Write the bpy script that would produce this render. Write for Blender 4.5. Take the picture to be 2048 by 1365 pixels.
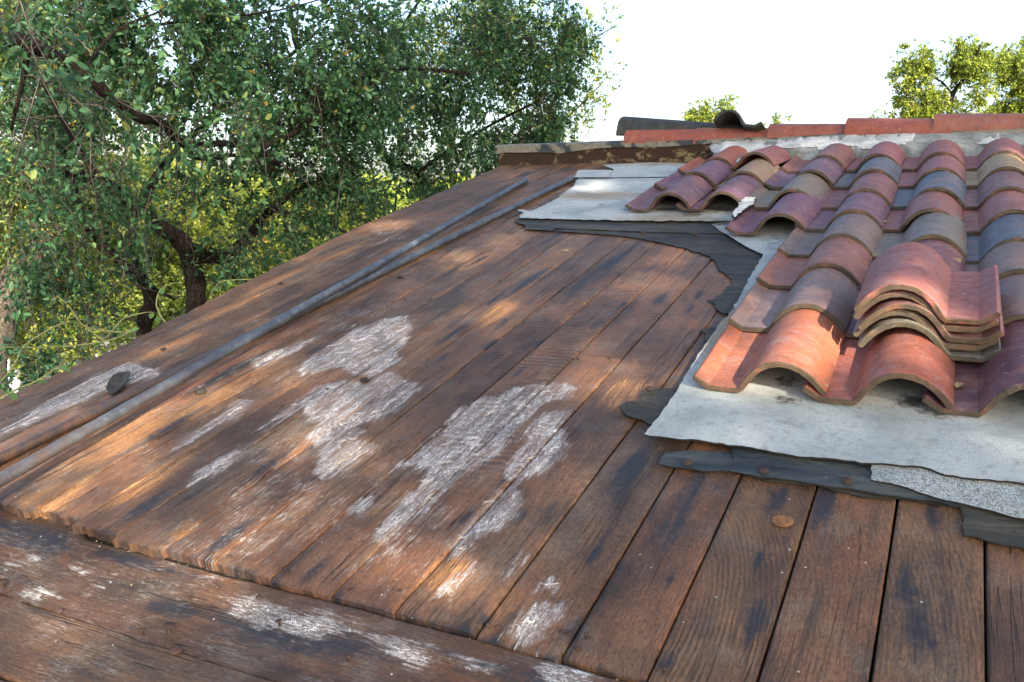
import bpy, bmesh, math, random
import numpy as np
from mathutils import Vector, Matrix, geometry
from mathutils import noise as mnoise
for o in list(bpy.data.objects): bpy.data.objects.remove(o)
rnd = random.Random(7)
SKY_STRENGTH = 0.15; SUN_STRENGTH = 5.0; EXPOSURE = 1.6
SHADE_N = (46000, 58000)
# traced measurements, metres (roof coordinates u along ridge, v upslope; or world)
CAM_LOC = [0.0,-0.20272,0.87687]
CAM_ROT = [[0.886686,-0.076508,0.455999],[0.462373,0.146721,-0.874462],[-1e-06,0.986215,0.165471]]
FELT = {"upper_light":[[-1.814,3.436],[-1.547,3.421],[-1.132,3.415],[-0.826,3.423],[-0.587,3.428],[-0.413,3.867],[-0.504,4.658],[-1.314,4.472],[-1.448,4.349],[-1.677,4.335],[-1.893,4.333],[-1.852,4.201],[-1.826,4.125],[-1.811,3.958],[-1.798,3.845],[-1.799,3.684],[-1.819,3.571],[-1.89,3.6],[-1.837,3.521]],"upper_flap":[[-1.377,4.693],[-1.246,4.332],[-1.437,4.317],[-1.702,4.318],[-1.758,4.553],[-1.884,4.695],[-1.606,4.745]],"upper_flap_b":[[-1.968,4.528],[-1.749,4.512],[-1.692,4.306],[-1.901,4.317],[-1.947,4.456]],"upper_strip":[[-1.829,3.413],[-1.735,3.345],[-1.699,3.276],[-1.561,3.26],[-1.563,3.302],[-1.396,3.287],[-1.119,3.265],[-0.748,3.261],[-0.599,3.279],[-0.642,3.512],[-1.198,3.506],[-1.83,3.479]],"curve_dark":[[-1.565,3.267],[-1.233,3.217],[-1.084,3.152],[-0.934,3.071],[-0.799,2.97],[-0.756,2.904],[-0.736,2.851],[-0.705,2.784],[-0.66,2.728],[-0.633,2.645],[-0.646,2.612],[-0.642,2.572],[-0.653,2.501],[-0.677,2.482],[-0.645,2.454],[-0.624,2.402],[-0.588,2.373],[-0.563,2.413],[-0.544,2.722],[-0.526,3.292],[-0.643,3.52],[-1.167,3.41],[-1.479,3.376]],"wedge_light":[[-0.895,3.393],[-0.833,3.285],[-0.775,3.207],[-0.687,3.074],[-0.605,2.977],[-0.536,2.941],[-0.423,3.079],[-0.485,3.511],[-0.761,3.499]],"lower_light":[[-0.567,1.555],[-0.561,1.756],[-0.569,1.866],[-0.573,2.03],[-0.576,2.277],[-0.566,2.312],[-0.574,2.501],[-0.585,2.687],[-0.595,2.953],[-0.601,3.043],[-0.605,3.165],[-0.353,3.342],[0.581,3.401],[0.404,1.583],[0.147,1.562],[0.077,1.556],[0.019,1.553],[-0.006,1.57],[-0.039,1.572],[-0.114,1.561],[-0.244,1.551],[-0.359,1.559],[-0.478,1.559]],"lower_coarse":[[-0.107,1.577],[-0.104,1.509],[-0.071,1.506],[-0.041,1.495],[0.006,1.48],[0.04,1.473],[0.1,1.459],[0.143,1.452],[0.378,1.431],[0.42,1.678],[0.111,1.622]],"lower_strip_blue":[[-0.505,1.463],[-0.507,1.51],[-0.493,1.518],[-0.459,1.535],[-0.377,1.552],[-0.354,1.622],[-0.348,1.503],[-0.363,1.474],[-0.4,1.467],[-0.442,1.46]],"lower_strip":[[-0.378,1.555],[-0.36,1.517],[-0.363,1.474],[-0.323,1.47],[-0.265,1.474],[-0.19,1.472],[-0.115,1.473],[-0.051,1.469],[-0.002,1.474],[0.034,1.468],[0.101,1.48],[0.103,1.643],[-0.107,1.623],[-0.373,1.613]],"lower_under":[[-0.323,1.477],[-0.293,1.467],[-0.245,1.47],[-0.195,1.474],[-0.154,1.468],[-0.113,1.458],[-0.055,1.471],[-0.009,1.472],[0.034,1.47],[0.078,1.479],[0.078,1.539],[-0.142,1.518],[-0.314,1.527]],"lower_scrap":[[0.045,1.469],[0.052,1.44],[0.054,1.384],[0.086,1.378],[0.116,1.37],[0.149,1.373],[0.306,1.36],[0.328,1.524],[0.109,1.503],[0.054,1.489]],"left_scrap":[[-0.678,1.696],[-0.668,1.726],[-0.636,1.737],[-0.647,1.766],[-0.645,1.79],[-0.627,1.813],[-0.567,1.831],[-0.529,1.779],[-0.538,1.648],[-0.579,1.627],[-0.603,1.646],[-0.632,1.648],[-0.659,1.668]],"notch_scrap":[[-0.627,2.229],[-0.603,2.202],[-0.595,2.149],[-0.56,2.134],[-0.552,2.212],[-0.579,2.267],[-0.607,2.249]]}
MOLD = [[[-1.682,1.696],[-1.72,1.852],[-1.719,2.005],[-1.695,2.123],[-1.614,2.187],[-1.535,2.087],[-1.503,2.031],[-1.463,1.896],[-1.414,1.84],[-1.424,1.786],[-1.423,1.749],[-1.438,1.717],[-1.5,1.717],[-1.574,1.766],[-1.599,1.704],[-1.636,1.67]],[[-1.529,1.533],[-1.539,1.63],[-1.487,1.677],[-1.392,1.666],[-1.423,1.749],[-1.373,1.747],[-1.297,1.72],[-1.241,1.687],[-1.23,1.625],[-1.227,1.55],[-1.237,1.481],[-1.264,1.468],[-1.28,1.428],[-1.293,1.381],[-1.312,1.334],[-1.368,1.371],[-1.372,1.425],[-1.421,1.426]],[[-1.226,1.227],[-1.284,1.317],[-1.301,1.379],[-1.257,1.437],[-1.236,1.424],[-1.234,1.372],[-1.178,1.385],[-1.155,1.367],[-1.167,1.279],[-1.188,1.216]],[[-1.066,1.596],[-1.044,1.673],[-1.01,1.691],[-0.984,1.741],[-0.932,1.786],[-0.861,1.803],[-0.823,1.781],[-0.824,1.717],[-0.862,1.699],[-0.877,1.657],[-0.871,1.575],[-0.866,1.486],[-0.858,1.428],[-0.867,1.379],[-0.89,1.335],[-0.888,1.275],[-0.895,1.204],[-0.901,1.162],[-0.906,1.118],[-0.898,1.078],[-0.911,1.05],[-0.94,1.058],[-0.951,1.079],[-0.968,1.181],[-0.959,1.239],[-0.981,1.314],[-1.035,1.321],[-1.052,1.29],[-1.068,1.304],[-1.044,1.339],[-1.051,1.434],[-1.056,1.511]],[[-0.848,1.555],[-0.841,1.638],[-0.804,1.676],[-0.788,1.652],[-0.784,1.586],[-0.736,1.523],[-0.711,1.447],[-0.732,1.375],[-0.764,1.334],[-0.805,1.332],[-0.819,1.371],[-0.828,1.449]],[[-0.788,1.285],[-0.774,1.304],[-0.743,1.291],[-0.726,1.271],[-0.712,1.235],[-0.716,1.178],[-0.716,1.155],[-0.755,1.119],[-0.754,1.086],[-0.756,1.056],[-0.765,1.049],[-0.778,1.088],[-0.788,1.144],[-0.788,1.198],[-0.793,1.242]],[[-0.561,0.986],[-0.522,1.004],[-0.511,0.982],[-0.515,0.929],[-0.52,0.895],[-0.557,0.893],[-0.574,0.903],[-0.576,0.941]],[[-0.584,1.044],[-0.563,1.06],[-0.544,1.043],[-0.543,1.015],[-0.567,1.034],[-0.579,1.012]],[[-0.715,1.055],[-0.707,1.048],[-0.712,1.002],[-0.72,1.002]],[[-0.732,0.993],[-0.712,0.99],[-0.713,0.95],[-0.732,0.953]],[[-0.649,1.111],[-0.645,1.108],[-0.635,1.031],[-0.641,1.026]],[[-1.051,1.116],[-1.043,1.201],[-1.003,1.157],[-1.01,1.109]],[[-2.25,1.143],[-2.272,1.233],[-2.302,1.352],[-2.327,1.47],[-2.332,1.535],[-2.283,1.627],[-2.233,1.598],[-2.156,1.604],[-2.107,1.561],[-2.146,1.499],[-2.169,1.432],[-2.181,1.359],[-2.207,1.295],[-2.199,1.208],[-2.218,1.122]],[[-1.658,1.204],[-1.683,1.329],[-1.698,1.448],[-1.698,1.493],[-1.655,1.494],[-1.626,1.406],[-1.649,1.338]],[[-1.481,1.094],[-1.506,1.134],[-1.502,1.209],[-1.492,1.255],[-1.461,1.264],[-1.451,1.224],[-1.454,1.173],[-1.465,1.13]],[[-1.887,1.734],[-1.857,1.823],[-1.814,1.918],[-1.816,1.953],[-1.788,1.838],[-1.8,1.714],[-1.82,1.671]],[[-1.501,1.348],[-1.535,1.5],[-1.533,1.548],[-1.492,1.45],[-1.494,1.358]]]
MOLD_EAVE = [[[-1.109,0.838],[-1.053,0.849],[-0.99,0.845],[-0.928,0.84],[-0.888,0.85],[-0.822,0.843],[-0.716,0.838],[-0.665,0.834],[-0.592,0.841],[-0.552,0.849],[-0.557,0.831],[-0.604,0.825],[-0.655,0.818],[-0.672,0.796],[-0.712,0.808],[-0.776,0.83],[-0.846,0.829],[-0.869,0.8],[-0.924,0.79],[-0.981,0.792],[-1.068,0.811]],[[-0.496,0.87],[-0.492,0.898],[-0.428,0.921],[-0.41,0.882],[-0.411,0.845],[-0.479,0.819]],[[-1.674,0.765],[-1.667,0.782],[-1.628,0.767],[-1.648,0.748]],[[-1.416,0.786],[-1.379,0.791],[-1.379,0.78],[-1.396,0.777]],[[-1.505,0.814],[-1.461,0.807],[-1.468,0.798]],[[-1.551,0.727],[-1.474,0.737],[-1.448,0.731],[-1.509,0.719]],[[-1.646,0.802],[-1.613,0.807],[-1.602,0.794],[-1.634,0.788]]]
HAZE = [[-1.164,1.169,0.22],[-1.169,1.048,0.16],[-0.908,1.208,0.14],[-1.199,0.965,0.12],[-1.383,1.289,0.1],[-0.86,1.06,0.14],[-1.797,2.108,0.12],[-0.931,1.326,0.12],[-2.456,3.254,0.14],[-2.362,3.08,0.1]]
DARK = [[-1.017,1.842,0.016,0.1],[-1.363,2.063,0.018,0.12],[-1.292,1.887,0.014,0.08],[-1.199,2.013,0.012,0.06],[-1.057,2.056,0.012,0.05],[-1.384,2.386,0.02,0.14],[-1.158,2.558,0.012,0.05],[-0.95,2.224,0.014,0.06],[-0.93,2.412,0.014,0.07],[-1.151,2.587,0.02,0.18],[-0.826,2.479,0.03,0.1],[-0.714,2.547,0.02,0.06],[-0.706,2.404,0.015,0.08],[-1.174,1.535,0.016,0.02],[-1.421,1.693,0.012,0.016],[-1.322,1.58,0.016,0.02],[-1.406,1.816,0.012,0.014],[-1.254,2.211,0.012,0.012],[-0.704,1.416,0.009,0.01],[-0.466,1.118,0.012,0.012],[-0.52,1.142,0.016,0.055],[-0.702,1.208,0.02,0.06],[-0.806,1.174,0.015,0.05],[-0.561,1.458,0.03,0.2],[-0.416,1.344,0.03,0.3],[-0.376,1.118,0.01,0.04],[-0.251,1.218,0.012,0.05],[-0.213,1.216,0.012,0.02],[-0.253,1.413,0.03,0.08],[-0.174,1.42,0.03,0.16],[-0.226,1.066,0.02,0.1],[0.008,1.444,0.02,0.1],[-0.012,1.217,0.012,0.02],[0.017,1.102,0.012,0.02],[0.025,1.416,0.012,0.012],[-0.027,1.225,0.02,0.1],[-0.001,1.135,0.03,0.12],[-0.325,0.927,0.02,0.04],[-0.623,0.93,0.016,0.035],[-0.478,0.951,0.02,0.06],[-0.986,0.922,0.02,0.08],[-1.23,0.955,0.03,0.12],[-1.499,1.002,0.03,0.1],[-1.355,1.223,0.03,0.15],[-2.062,2.273,0.02,0.2],[-2.102,2.509,0.012,0.1],[-1.624,2.346,0.012,0.03],[-1.411,1.472,0.01,0.02],[-1.81,2.551,0.01,0.02],[-1.69,2.832,0.02,0.12],[-1.36,2.615,0.04,0.25],[-1.135,2.895,0.04,0.2],[-1.886,1.655,0.04,0.3],[-1.769,1.317,0.03,0.2],[-2.572,1.713,0.06,0.25],[-2.762,2.71,0.05,0.3],[-1.523,3.148,0.03,0.2],[-2.183,3.669,0.04,0.2],[-2.332,4.556,0.05,0.2],[-2.454,4.879,0.2,0.05],[-2.092,4.688,0.1,0.04],[-1.587,1.881,0.01,0.02],[-1.737,1.849,0.03,0.06]]
ROT_SUN = [[-1.863,1.205,0.12,0.25],[-1.767,0.939,0.1,0.15],[-1.592,1.082,0.05,0.2],[-2.377,2.107,0.05,0.3],[-2.425,2.464,0.05,0.3],[-2.273,1.732,0.05,0.2],[-2.405,2.908,0.04,0.3],[-1.804,1.675,0.03,0.3],[-1.341,0.955,0.04,0.05],[-1.212,1.338,0.05,0.1],[-1.317,2.295,0.06,0.2],[-0.74,1.007,0.06,0.08],[-0.693,1.777,0.08,0.12],[-1.69,2.832,0.06,0.2],[-2.049,3.105,0.08,0.3],[-1.978,3.893,0.1,0.3],[-0.99,1.182,0.05,0.1],[-1.692,1.944,0.03,0.06],[-1.779,1.469,0.05,0.3]]
SUNNY = [[-1.863,1.205,0.15999999999999998,0.33799999999999997],[-1.779,1.025,0.13199999999999998,0.19799999999999998],[-1.807,1.351,0.09,0.16999999999999998],[-1.896,1.752,0.09,0.226],[-1.793,1.482,0.062,0.16999999999999998],[-2.314,1.768,0.09,0.19799999999999998],[-2.442,2.095,0.069,0.254],[-2.702,2.879,0.09,0.30999999999999994],[-1.754,2.882,0.09,0.16999999999999998],[-1.329,2.283,0.076,0.19799999999999998],[-0.854,2.06,0.097,0.128],[-0.694,1.838,0.13899999999999998,0.128],[-0.812,1.841,0.062,0.142],[-0.946,2.949,0.13199999999999998,0.156],[-1.715,4.15,0.18799999999999997,0.128],[-0.947,3.651,0.146,0.09999999999999999],[-0.753,1.002,0.104,0.09999999999999999],[-0.883,1.061,0.083,0.09999999999999999],[-1.32,0.807,0.174,0.09999999999999999],[-1.274,0.932,0.18799999999999997,0.11399999999999999],[-1.296,0.732,0.15999999999999998,0.09999999999999999],[-1.479,0.705,0.13199999999999998,0.072],[-1.204,1.328,0.104,0.09999999999999999],[-1.692,1.944,0.076,0.142],[-0.519,2.026,0.13199999999999998,0.226],[-0.316,2.089,0.13899999999999998,0.24],[-0.218,2.128,0.083,0.226],[-0.435,2.114,0.09,0.16999999999999998],[-0.519,2.415,0.062,0.16999999999999998],[-0.37,1.859,0.11800000000000001,0.072],[-0.781,4.331,0.104,0.16999999999999998],[-0.612,5.138,0.09,0.09999999999999999],[-0.486,3.798,0.076,0.142],[0.066,3.639,0.076,0.16999999999999998],[0.134,4.392,0.11800000000000001,0.16999999999999998],[-0.333,5.594,0.18799999999999997,0.24],[-1.921,6.042,0.18799999999999997,0.16999999999999998],[-2.488,3.3,0.15999999999999998,0.16999999999999998],[-0.924,2.62,0.104,0.142],[-1.591,0.782,0.09,0.072],[-2.238,2.49,0.062,0.16999999999999998],[-2.1,2.938,0.076,0.142],[-1.797,3.209,0.09,0.142],[-1.353,2.87,0.076,0.16999999999999998],[-1.0,2.582,0.076,0.142],[-1.101,2.383,0.062,0.142],[-1.21,1.093,0.09,0.11399999999999999],[-1.33,0.671,0.13199999999999998,0.086],[-1.063,0.753,0.104,0.072],[-1.38,1.395,0.062,0.142],[-1.509,2.163,0.062,0.16999999999999998],[-2.065,2.058,0.062,0.19799999999999998],[-2.155,1.211,0.076,0.19799999999999998],[-0.628,1.002,0.076,0.09999999999999999],[-1.659,1.6,0.09,0.11399999999999999]]
NAILS = [[-1.174,0.912],[-1.03,0.913],[-0.611,0.912],[-0.481,0.938],[-0.456,0.912],[-0.809,1.981],[-0.896,1.961],[-0.514,1.462],[-0.323,0.918],[-1.709,1.493],[-1.548,1.484]]
NAILS_EAVE = [[-1.144,0.733],[-1.08,0.691],[-1.148,0.848],[-1.044,0.848],[-0.961,0.807],[-1.69,0.843],[-1.591,0.716],[-1.422,0.834],[-1.188,0.712],[-1.393,0.7],[-0.791,0.778]]
NAILS_FELT = [[-0.448,1.475],[-0.298,1.485],[-0.144,1.491],[-0.428,3.3],[-0.634,1.795],[-1.143,3.243],[-0.919,3.228]]
DISC = [-0.235,1.341]
PIPE_BROWN = [[-2.046,1.019],[-1.927,4.344]]
PIPE_GREY = [[-1.813,0.889,0.079],[-2.193,4.29,0.021]]
COUPLE = [-1.894,1.77]
SCRAP = [[-2.142,1.406],[-2.218,1.485],[-2.214,1.509],[-2.176,1.518],[-2.127,1.47],[-2.101,1.416],[-2.097,1.383]]
CHIPS = [[-1.86,1.494],[-1.422,1.681],[-2.277,1.728],[-2.372,2.407],[-1.891,2.553]]
LITTER = [[0.02,1.889]]
BITS = [[-0.358,3.237],[0.025,3.263],[-0.635,4.897],[-0.471,4.467],[-0.747,5.319],[-0.819,3.668]]
OAKS = [{"key":"left","limbs":[[[[-3.97,1.97,1.69],[-3.98,2.18,1.66],[-4.02,2.34,1.63],[-4.05,2.5,1.62],[-4.08,2.65,1.58],[-4.1,2.81,1.52],[-4.13,2.97,1.45],[-4.17,3.11,1.39],[-4.21,3.23,1.34],[-4.25,3.35,1.35],[-4.29,3.48,1.31],[-4.33,3.6,1.24],[-4.32,3.77,1.22],[-4.29,3.95,1.24],[-4.26,4.14,1.21],[-4.2,4.35,1.12]],0.043,0.018],[[[-4.16,2.85,1.53],[-4.27,3.01,1.66],[-4.32,3.23,1.84],[-4.29,3.53,2.0],[-4.23,3.84,2.2]],0.01,0.005],[[[-4.12,3.42,1.22],[-4.22,3.59,1.15],[-4.25,3.81,1.14],[-4.26,4.05,1.17],[-4.2,4.35,1.07]],0.023,0.01],[[[-3.95,2.43,1.6],[-4.08,2.45,1.4],[-4.21,2.47,1.22]],0.017,0.007],[[[-4.2,4.07,1.2],[-4.11,4.47,1.36],[-3.96,4.86,1.7],[-3.83,5.23,1.84],[-3.71,5.6,1.88],[-3.6,5.95,1.89]],0.024,0.01],[[[-4.32,3.23,1.84],[-4.26,3.77,1.98],[-4.13,4.34,2.13],[-3.95,4.88,2.35]],0.009,0.004]],"blobs":[[-4.84,3.17,1.98,0.5,1],[-4.47,3.67,1.89,0.53,1.1],[-4.4,4.44,2.05,0.58,1.2],[-4.34,3.89,1.48,0.39,0.9],[-4.26,4.66,1.59,0.54,1.2],[-4.48,3.15,1.08,0.3,0.35],[-4.7,2.85,0.88,0.3,0.5],[-3.66,3.46,1.33,0.17,1.2],[-4.26,5.25,1.95,0.71,1.1],[-4.88,3.88,1.58,0.34,0.8],[-5.88,3.56,1.39,0.37,0.6],[-3.51,2.2,1.49,0.18,0.35],[-3.63,2.59,1.32,0.16,0.4],[-3.79,3.04,1.25,0.15,0.4],[-4.35,2.64,1.01,0.19,0.4],[-4.43,3.23,0.88,0.2,0.45],[-3.84,3.29,1.16,0.15,0.5],[-3.72,2.46,1.34,0.14,0.3],[-3.54,2.13,1.62,0.15,0.4]]},{"key":"centre","limbs":[[[[-4.99,4.22,-0.47],[-4.97,4.22,-0.19],[-4.94,4.21,0.11],[-4.91,4.17,0.35],[-4.9,4.11,0.54],[-4.89,4.02,0.63],[-4.88,3.93,0.65],[-4.91,3.79,0.74],[-4.93,3.66,0.87],[-4.95,3.53,0.98],[-5.01,3.33,1.05],[-5.07,3.11,1.09],[-5.14,2.88,1.08]],0.087,0.025],[[[-4.96,4.14,0.55],[-4.92,4.26,0.51],[-4.89,4.38,0.49],[-4.88,4.47,0.48],[-4.8,4.65,0.61],[-4.73,4.8,0.8],[-4.6,5.0,0.95],[-4.45,5.2,1.07]],0.073,0.018],[[[-5.12,3.96,0.74],[-5.21,4.1,0.95],[-5.26,4.29,1.13],[-5.19,4.58,1.44],[-4.95,4.99,1.81],[-4.66,5.38,2.23]],0.037,0.012],[[[-5.04,3.74,0.87],[-5.32,3.7,1.11],[-5.55,3.68,1.46],[-5.77,3.64,1.83]],0.028,0.01],[[[-4.67,4.74,0.8],[-4.46,5.06,0.72],[-4.34,5.28,0.6]],0.018,0.008],[[[-4.88,4.37,0.49],[-4.82,4.49,0.28],[-4.67,4.7,0.27]],0.016,0.006]],"blobs":[[-4.55,4.72,0.8,0.4,0.8],[-4.62,4.36,0.52,0.29,0.7],[-4.51,5.14,1.15,0.46,0.9],[-4.87,4.25,0.95,0.35,0.5],[-4.49,5.42,0.8,0.34,0.8],[-4.73,3.49,0.78,0.25,0.5],[-5.41,4.23,0.58,0.25,0.35],[-4.73,4.94,1.26,0.46,0.9],[-6.02,4.02,1.73,0.53,0.7],[-5.56,4.01,0.28,0.21,0.2]]},{"key":"slim","limbs":[[[[-5.64,4.34,-0.64],[-5.71,4.38,-0.32],[-5.75,4.41,-0.09],[-5.75,4.46,0.02],[-5.77,4.48,0.13],[-5.82,4.46,0.24],[-5.9,4.41,0.32],[-5.97,4.36,0.41],[-6.05,4.29,0.52],[-6.12,4.23,0.68],[-6.18,4.18,0.88],[-6.21,4.16,1.26]],0.071,0.027],[[[-5.73,4.43,0.2],[-5.78,4.44,0.3],[-5.85,4.42,0.44],[-5.87,4.45,0.56],[-5.89,4.49,0.68],[-5.84,4.61,0.96],[-5.78,4.73,1.16]],0.033,0.016],[[[-5.72,4.44,0.18],[-5.64,4.53,0.12],[-5.59,4.58,0.07]],0.02,0.009]],"blobs":[[-5.75,3.76,0.44,0.35,0.8],[-5.87,3.54,0.17,0.29,0.7],[-5.63,3.89,0.14,0.17,0.7],[-5.63,3.45,-0.24,0.24,0.6],[-5.46,3.12,-0.3,0.23,0.6],[-5.51,3.64,-0.19,0.2,0.6],[-5.94,4.2,0.61,0.26,0.5],[-5.5,3.14,-0.07,0.15,0.6],[-5.25,3.67,-0.13,0.12,0.6],[-6.11,4.14,0.95,0.31,0.6],[-5.05,3.01,0.45,0.21,0.6]]},{"key":"right","limbs":[[[[-4.72,7.43,0.25],[-4.78,7.34,0.62],[-4.82,7.24,0.91],[-4.84,7.15,1.01],[-4.85,7.05,1.15],[-4.94,6.91,1.21],[-5.05,6.75,1.28],[-5.08,6.63,1.43],[-5.15,6.48,1.6],[-5.23,6.32,1.67],[-5.32,6.14,1.84],[-5.38,5.95,2.13],[-5.34,5.8,2.53]],0.046,0.026],[[[-5.12,6.68,1.44],[-4.84,6.73,1.73],[-4.49,6.82,1.91],[-4.05,6.92,2.17],[-3.65,6.96,2.49]],0.025,0.012],[[[-4.89,7.11,1.15],[-4.54,7.16,1.37],[-4.12,7.23,1.6],[-3.62,7.32,1.82]],0.023,0.01],[[[-5.23,6.32,1.67],[-4.98,6.47,1.99],[-4.71,6.58,2.43],[-4.43,6.67,2.82]],0.022,0.01],[[[-4.84,7.15,1.01],[-4.99,6.92,1.03],[-4.98,6.81,0.73]],0.016,0.008]],"blobs":[[-4.3,6.63,2.32,0.83,1.1],[-3.89,7.32,2.39,0.66,1.1],[-3.7,7.65,2.34,0.44,1.2],[-3.65,7.74,1.91,0.31,0.9],[-4.63,6.27,1.68,0.57,0.9],[-4.26,6.98,1.78,0.6,1.0],[-3.93,7.62,1.72,0.47,1.0],[-4.72,6.98,1.27,0.43,0.8],[-4.35,7.43,1.43,0.39,1.0],[-4.97,6.57,1.12,0.4,0.7],[-3.44,7.49,2.61,0.26,1.2],[-3.62,7.79,1.5,0.16,0.7],[-5.13,5.93,0.88,0.29,0.6],[-3.98,7.84,1.49,0.27,0.9],[-4.72,7.45,1.13,0.24,1.1],[-3.38,7.78,2.38,0.18,0.9],[-4.99,7.29,0.93,0.27,0.9],[-4.36,7.66,1.34,0.24,1.1],[-3.89,7.88,1.62,0.24,0.9],[-3.65,7.98,1.67,0.16,0.7],[-5.1,6.72,0.83,0.26,0.7]]}]
BACK = [{"key":"far_bark","limbs":[[[[-10.24,5.67,-1.27],[-10.21,5.95,-0.45],[-10.13,6.17,0.03],[-10.0,6.4,0.33],[-9.95,6.5,0.69],[-9.86,6.63,1.3],[-9.84,6.56,2.07]],0.221,0.093],[[[-10.0,6.4,0.33],[-9.76,6.78,0.75],[-9.49,7.13,1.31]],0.078,0.029],[[[-9.92,6.54,1.3],[-10.05,6.25,2.05],[-10.1,6.04,2.6]],0.064,0.029]],"blobs":[[-9.45,6.11,2.61,0.89,1],[-9.5,7.0,2.22,0.86,0.9],[-10.22,6.06,1.46,0.86,0.9],[-9.73,6.81,1.37,0.78,0.9],[-9.73,5.93,0.76,0.61,0.8],[-9.61,6.63,3.1,0.86,0.9]]},{"key":"bg1","limbs":[[[[-11.99,7.94,-3.0],[-12.17,8.25,-1.47],[-12.17,8.53,0.1],[-11.98,8.79,1.65]],0.089,0.045]],"blobs":[[-11.54,7.64,-0.28,1.08,1.1],[-12.6,7.92,0.27,1.07,1.1],[-11.06,8.25,-0.61,0.58,1.1],[-10.89,6.72,-0.71,0.69,0.9],[-10.48,7.3,-0.82,0.46,0.8],[-10.3,6.54,-1.3,0.45,0.5],[-12.03,8.76,0.88,1.16,1],[-12.01,6.9,-0.24,0.67,1]]},{"key":"bg2","limbs":[[[[-12.67,10.17,-3.69],[-12.87,10.55,-1.89],[-12.89,10.84,-0.04],[-12.67,11.13,1.06]],0.101,0.05],[[[-12.9,10.71,-0.97],[-13.14,10.53,-0.22],[-13.28,10.41,0.88]],0.05,0.03]],"blobs":[[-12.98,10.73,-0.22,1.11,1.2],[-12.57,11.24,0.6,1.21,1.2],[-12.5,9.64,-0.83,0.76,1.2],[-11.66,10.67,-0.45,0.86,1.2],[-13.71,11.46,1.07,1.18,1]]},{"key":"bg3","limbs":[[[[-13.01,12.98,-3.38],[-13.22,13.28,-1.25],[-13.35,13.3,0.35]],0.102,0.045]],"blobs":[[-13.21,13.43,0.14,1.13,1.2],[-12.97,12.12,-1.12,0.86,1.2],[-12.08,13.08,-0.34,0.86,1.2],[-13.49,13.18,0.88,0.79,0.8]]},{"key":"bg4","limbs":[[[[-12.53,14.7,-3.69],[-12.81,14.99,-1.41],[-12.92,15.05,0.31]],0.107,0.048]],"blobs":[[-13.01,14.98,0.31,0.89,1.3],[-12.4,15.49,0.54,0.83,1.3],[-13.33,14.7,0.76,0.59,0.9],[-12.9,13.64,-0.84,0.68,1.2]]},{"key":"bg5","limbs":[[[[-12.48,17.19,-4.22],[-12.74,17.55,-1.67],[-12.84,17.66,0.5]],0.105,0.046]],"blobs":[[-12.94,17.59,0.5,0.78,1.3],[-12.21,18.09,0.37,0.78,1.3],[-13.24,17.37,0.88,0.39,0.7],[-11.56,18.51,0.37,0.65,1.2]]},{"key":"outer","limbs":[[[[-5.51,10.95,-2.9],[-5.69,11.46,0.12],[-5.62,11.49,1.62],[-5.4,11.53,2.34],[-5.11,11.6,2.76]],0.054,0.015],[[[-5.55,11.51,1.91],[-5.2,11.64,2.12],[-4.78,11.77,2.54]],0.023,0.008],[[[-5.62,11.49,1.62],[-6.11,11.13,2.69],[-6.66,10.65,3.5]],0.031,0.012],[[[-5.11,11.6,2.76],[-4.83,11.65,3.16],[-4.52,11.73,3.35]],0.012,0.006]],"blobs":[[-5.11,11.58,2.89,0.42,0.9],[-4.92,11.72,2.48,0.35,0.55],[-5.27,11.61,2.12,0.31,0.7],[-4.65,11.68,3.39,0.17,0.25],[-4.95,11.56,3.36,0.31,0.7],[-6.09,11.58,3.4,0.88,0.6],[-6.94,11.1,3.39,0.96,0.5],[-4.74,11.75,2.82,0.22,0.3],[-5.42,11.59,1.62,0.31,0.5],[-5.79,11.32,2.48,0.62,0.5],[-4.69,11.83,2.37,0.12,0.25],[-4.83,11.79,2.23,0.12,0.3]]}]
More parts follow.
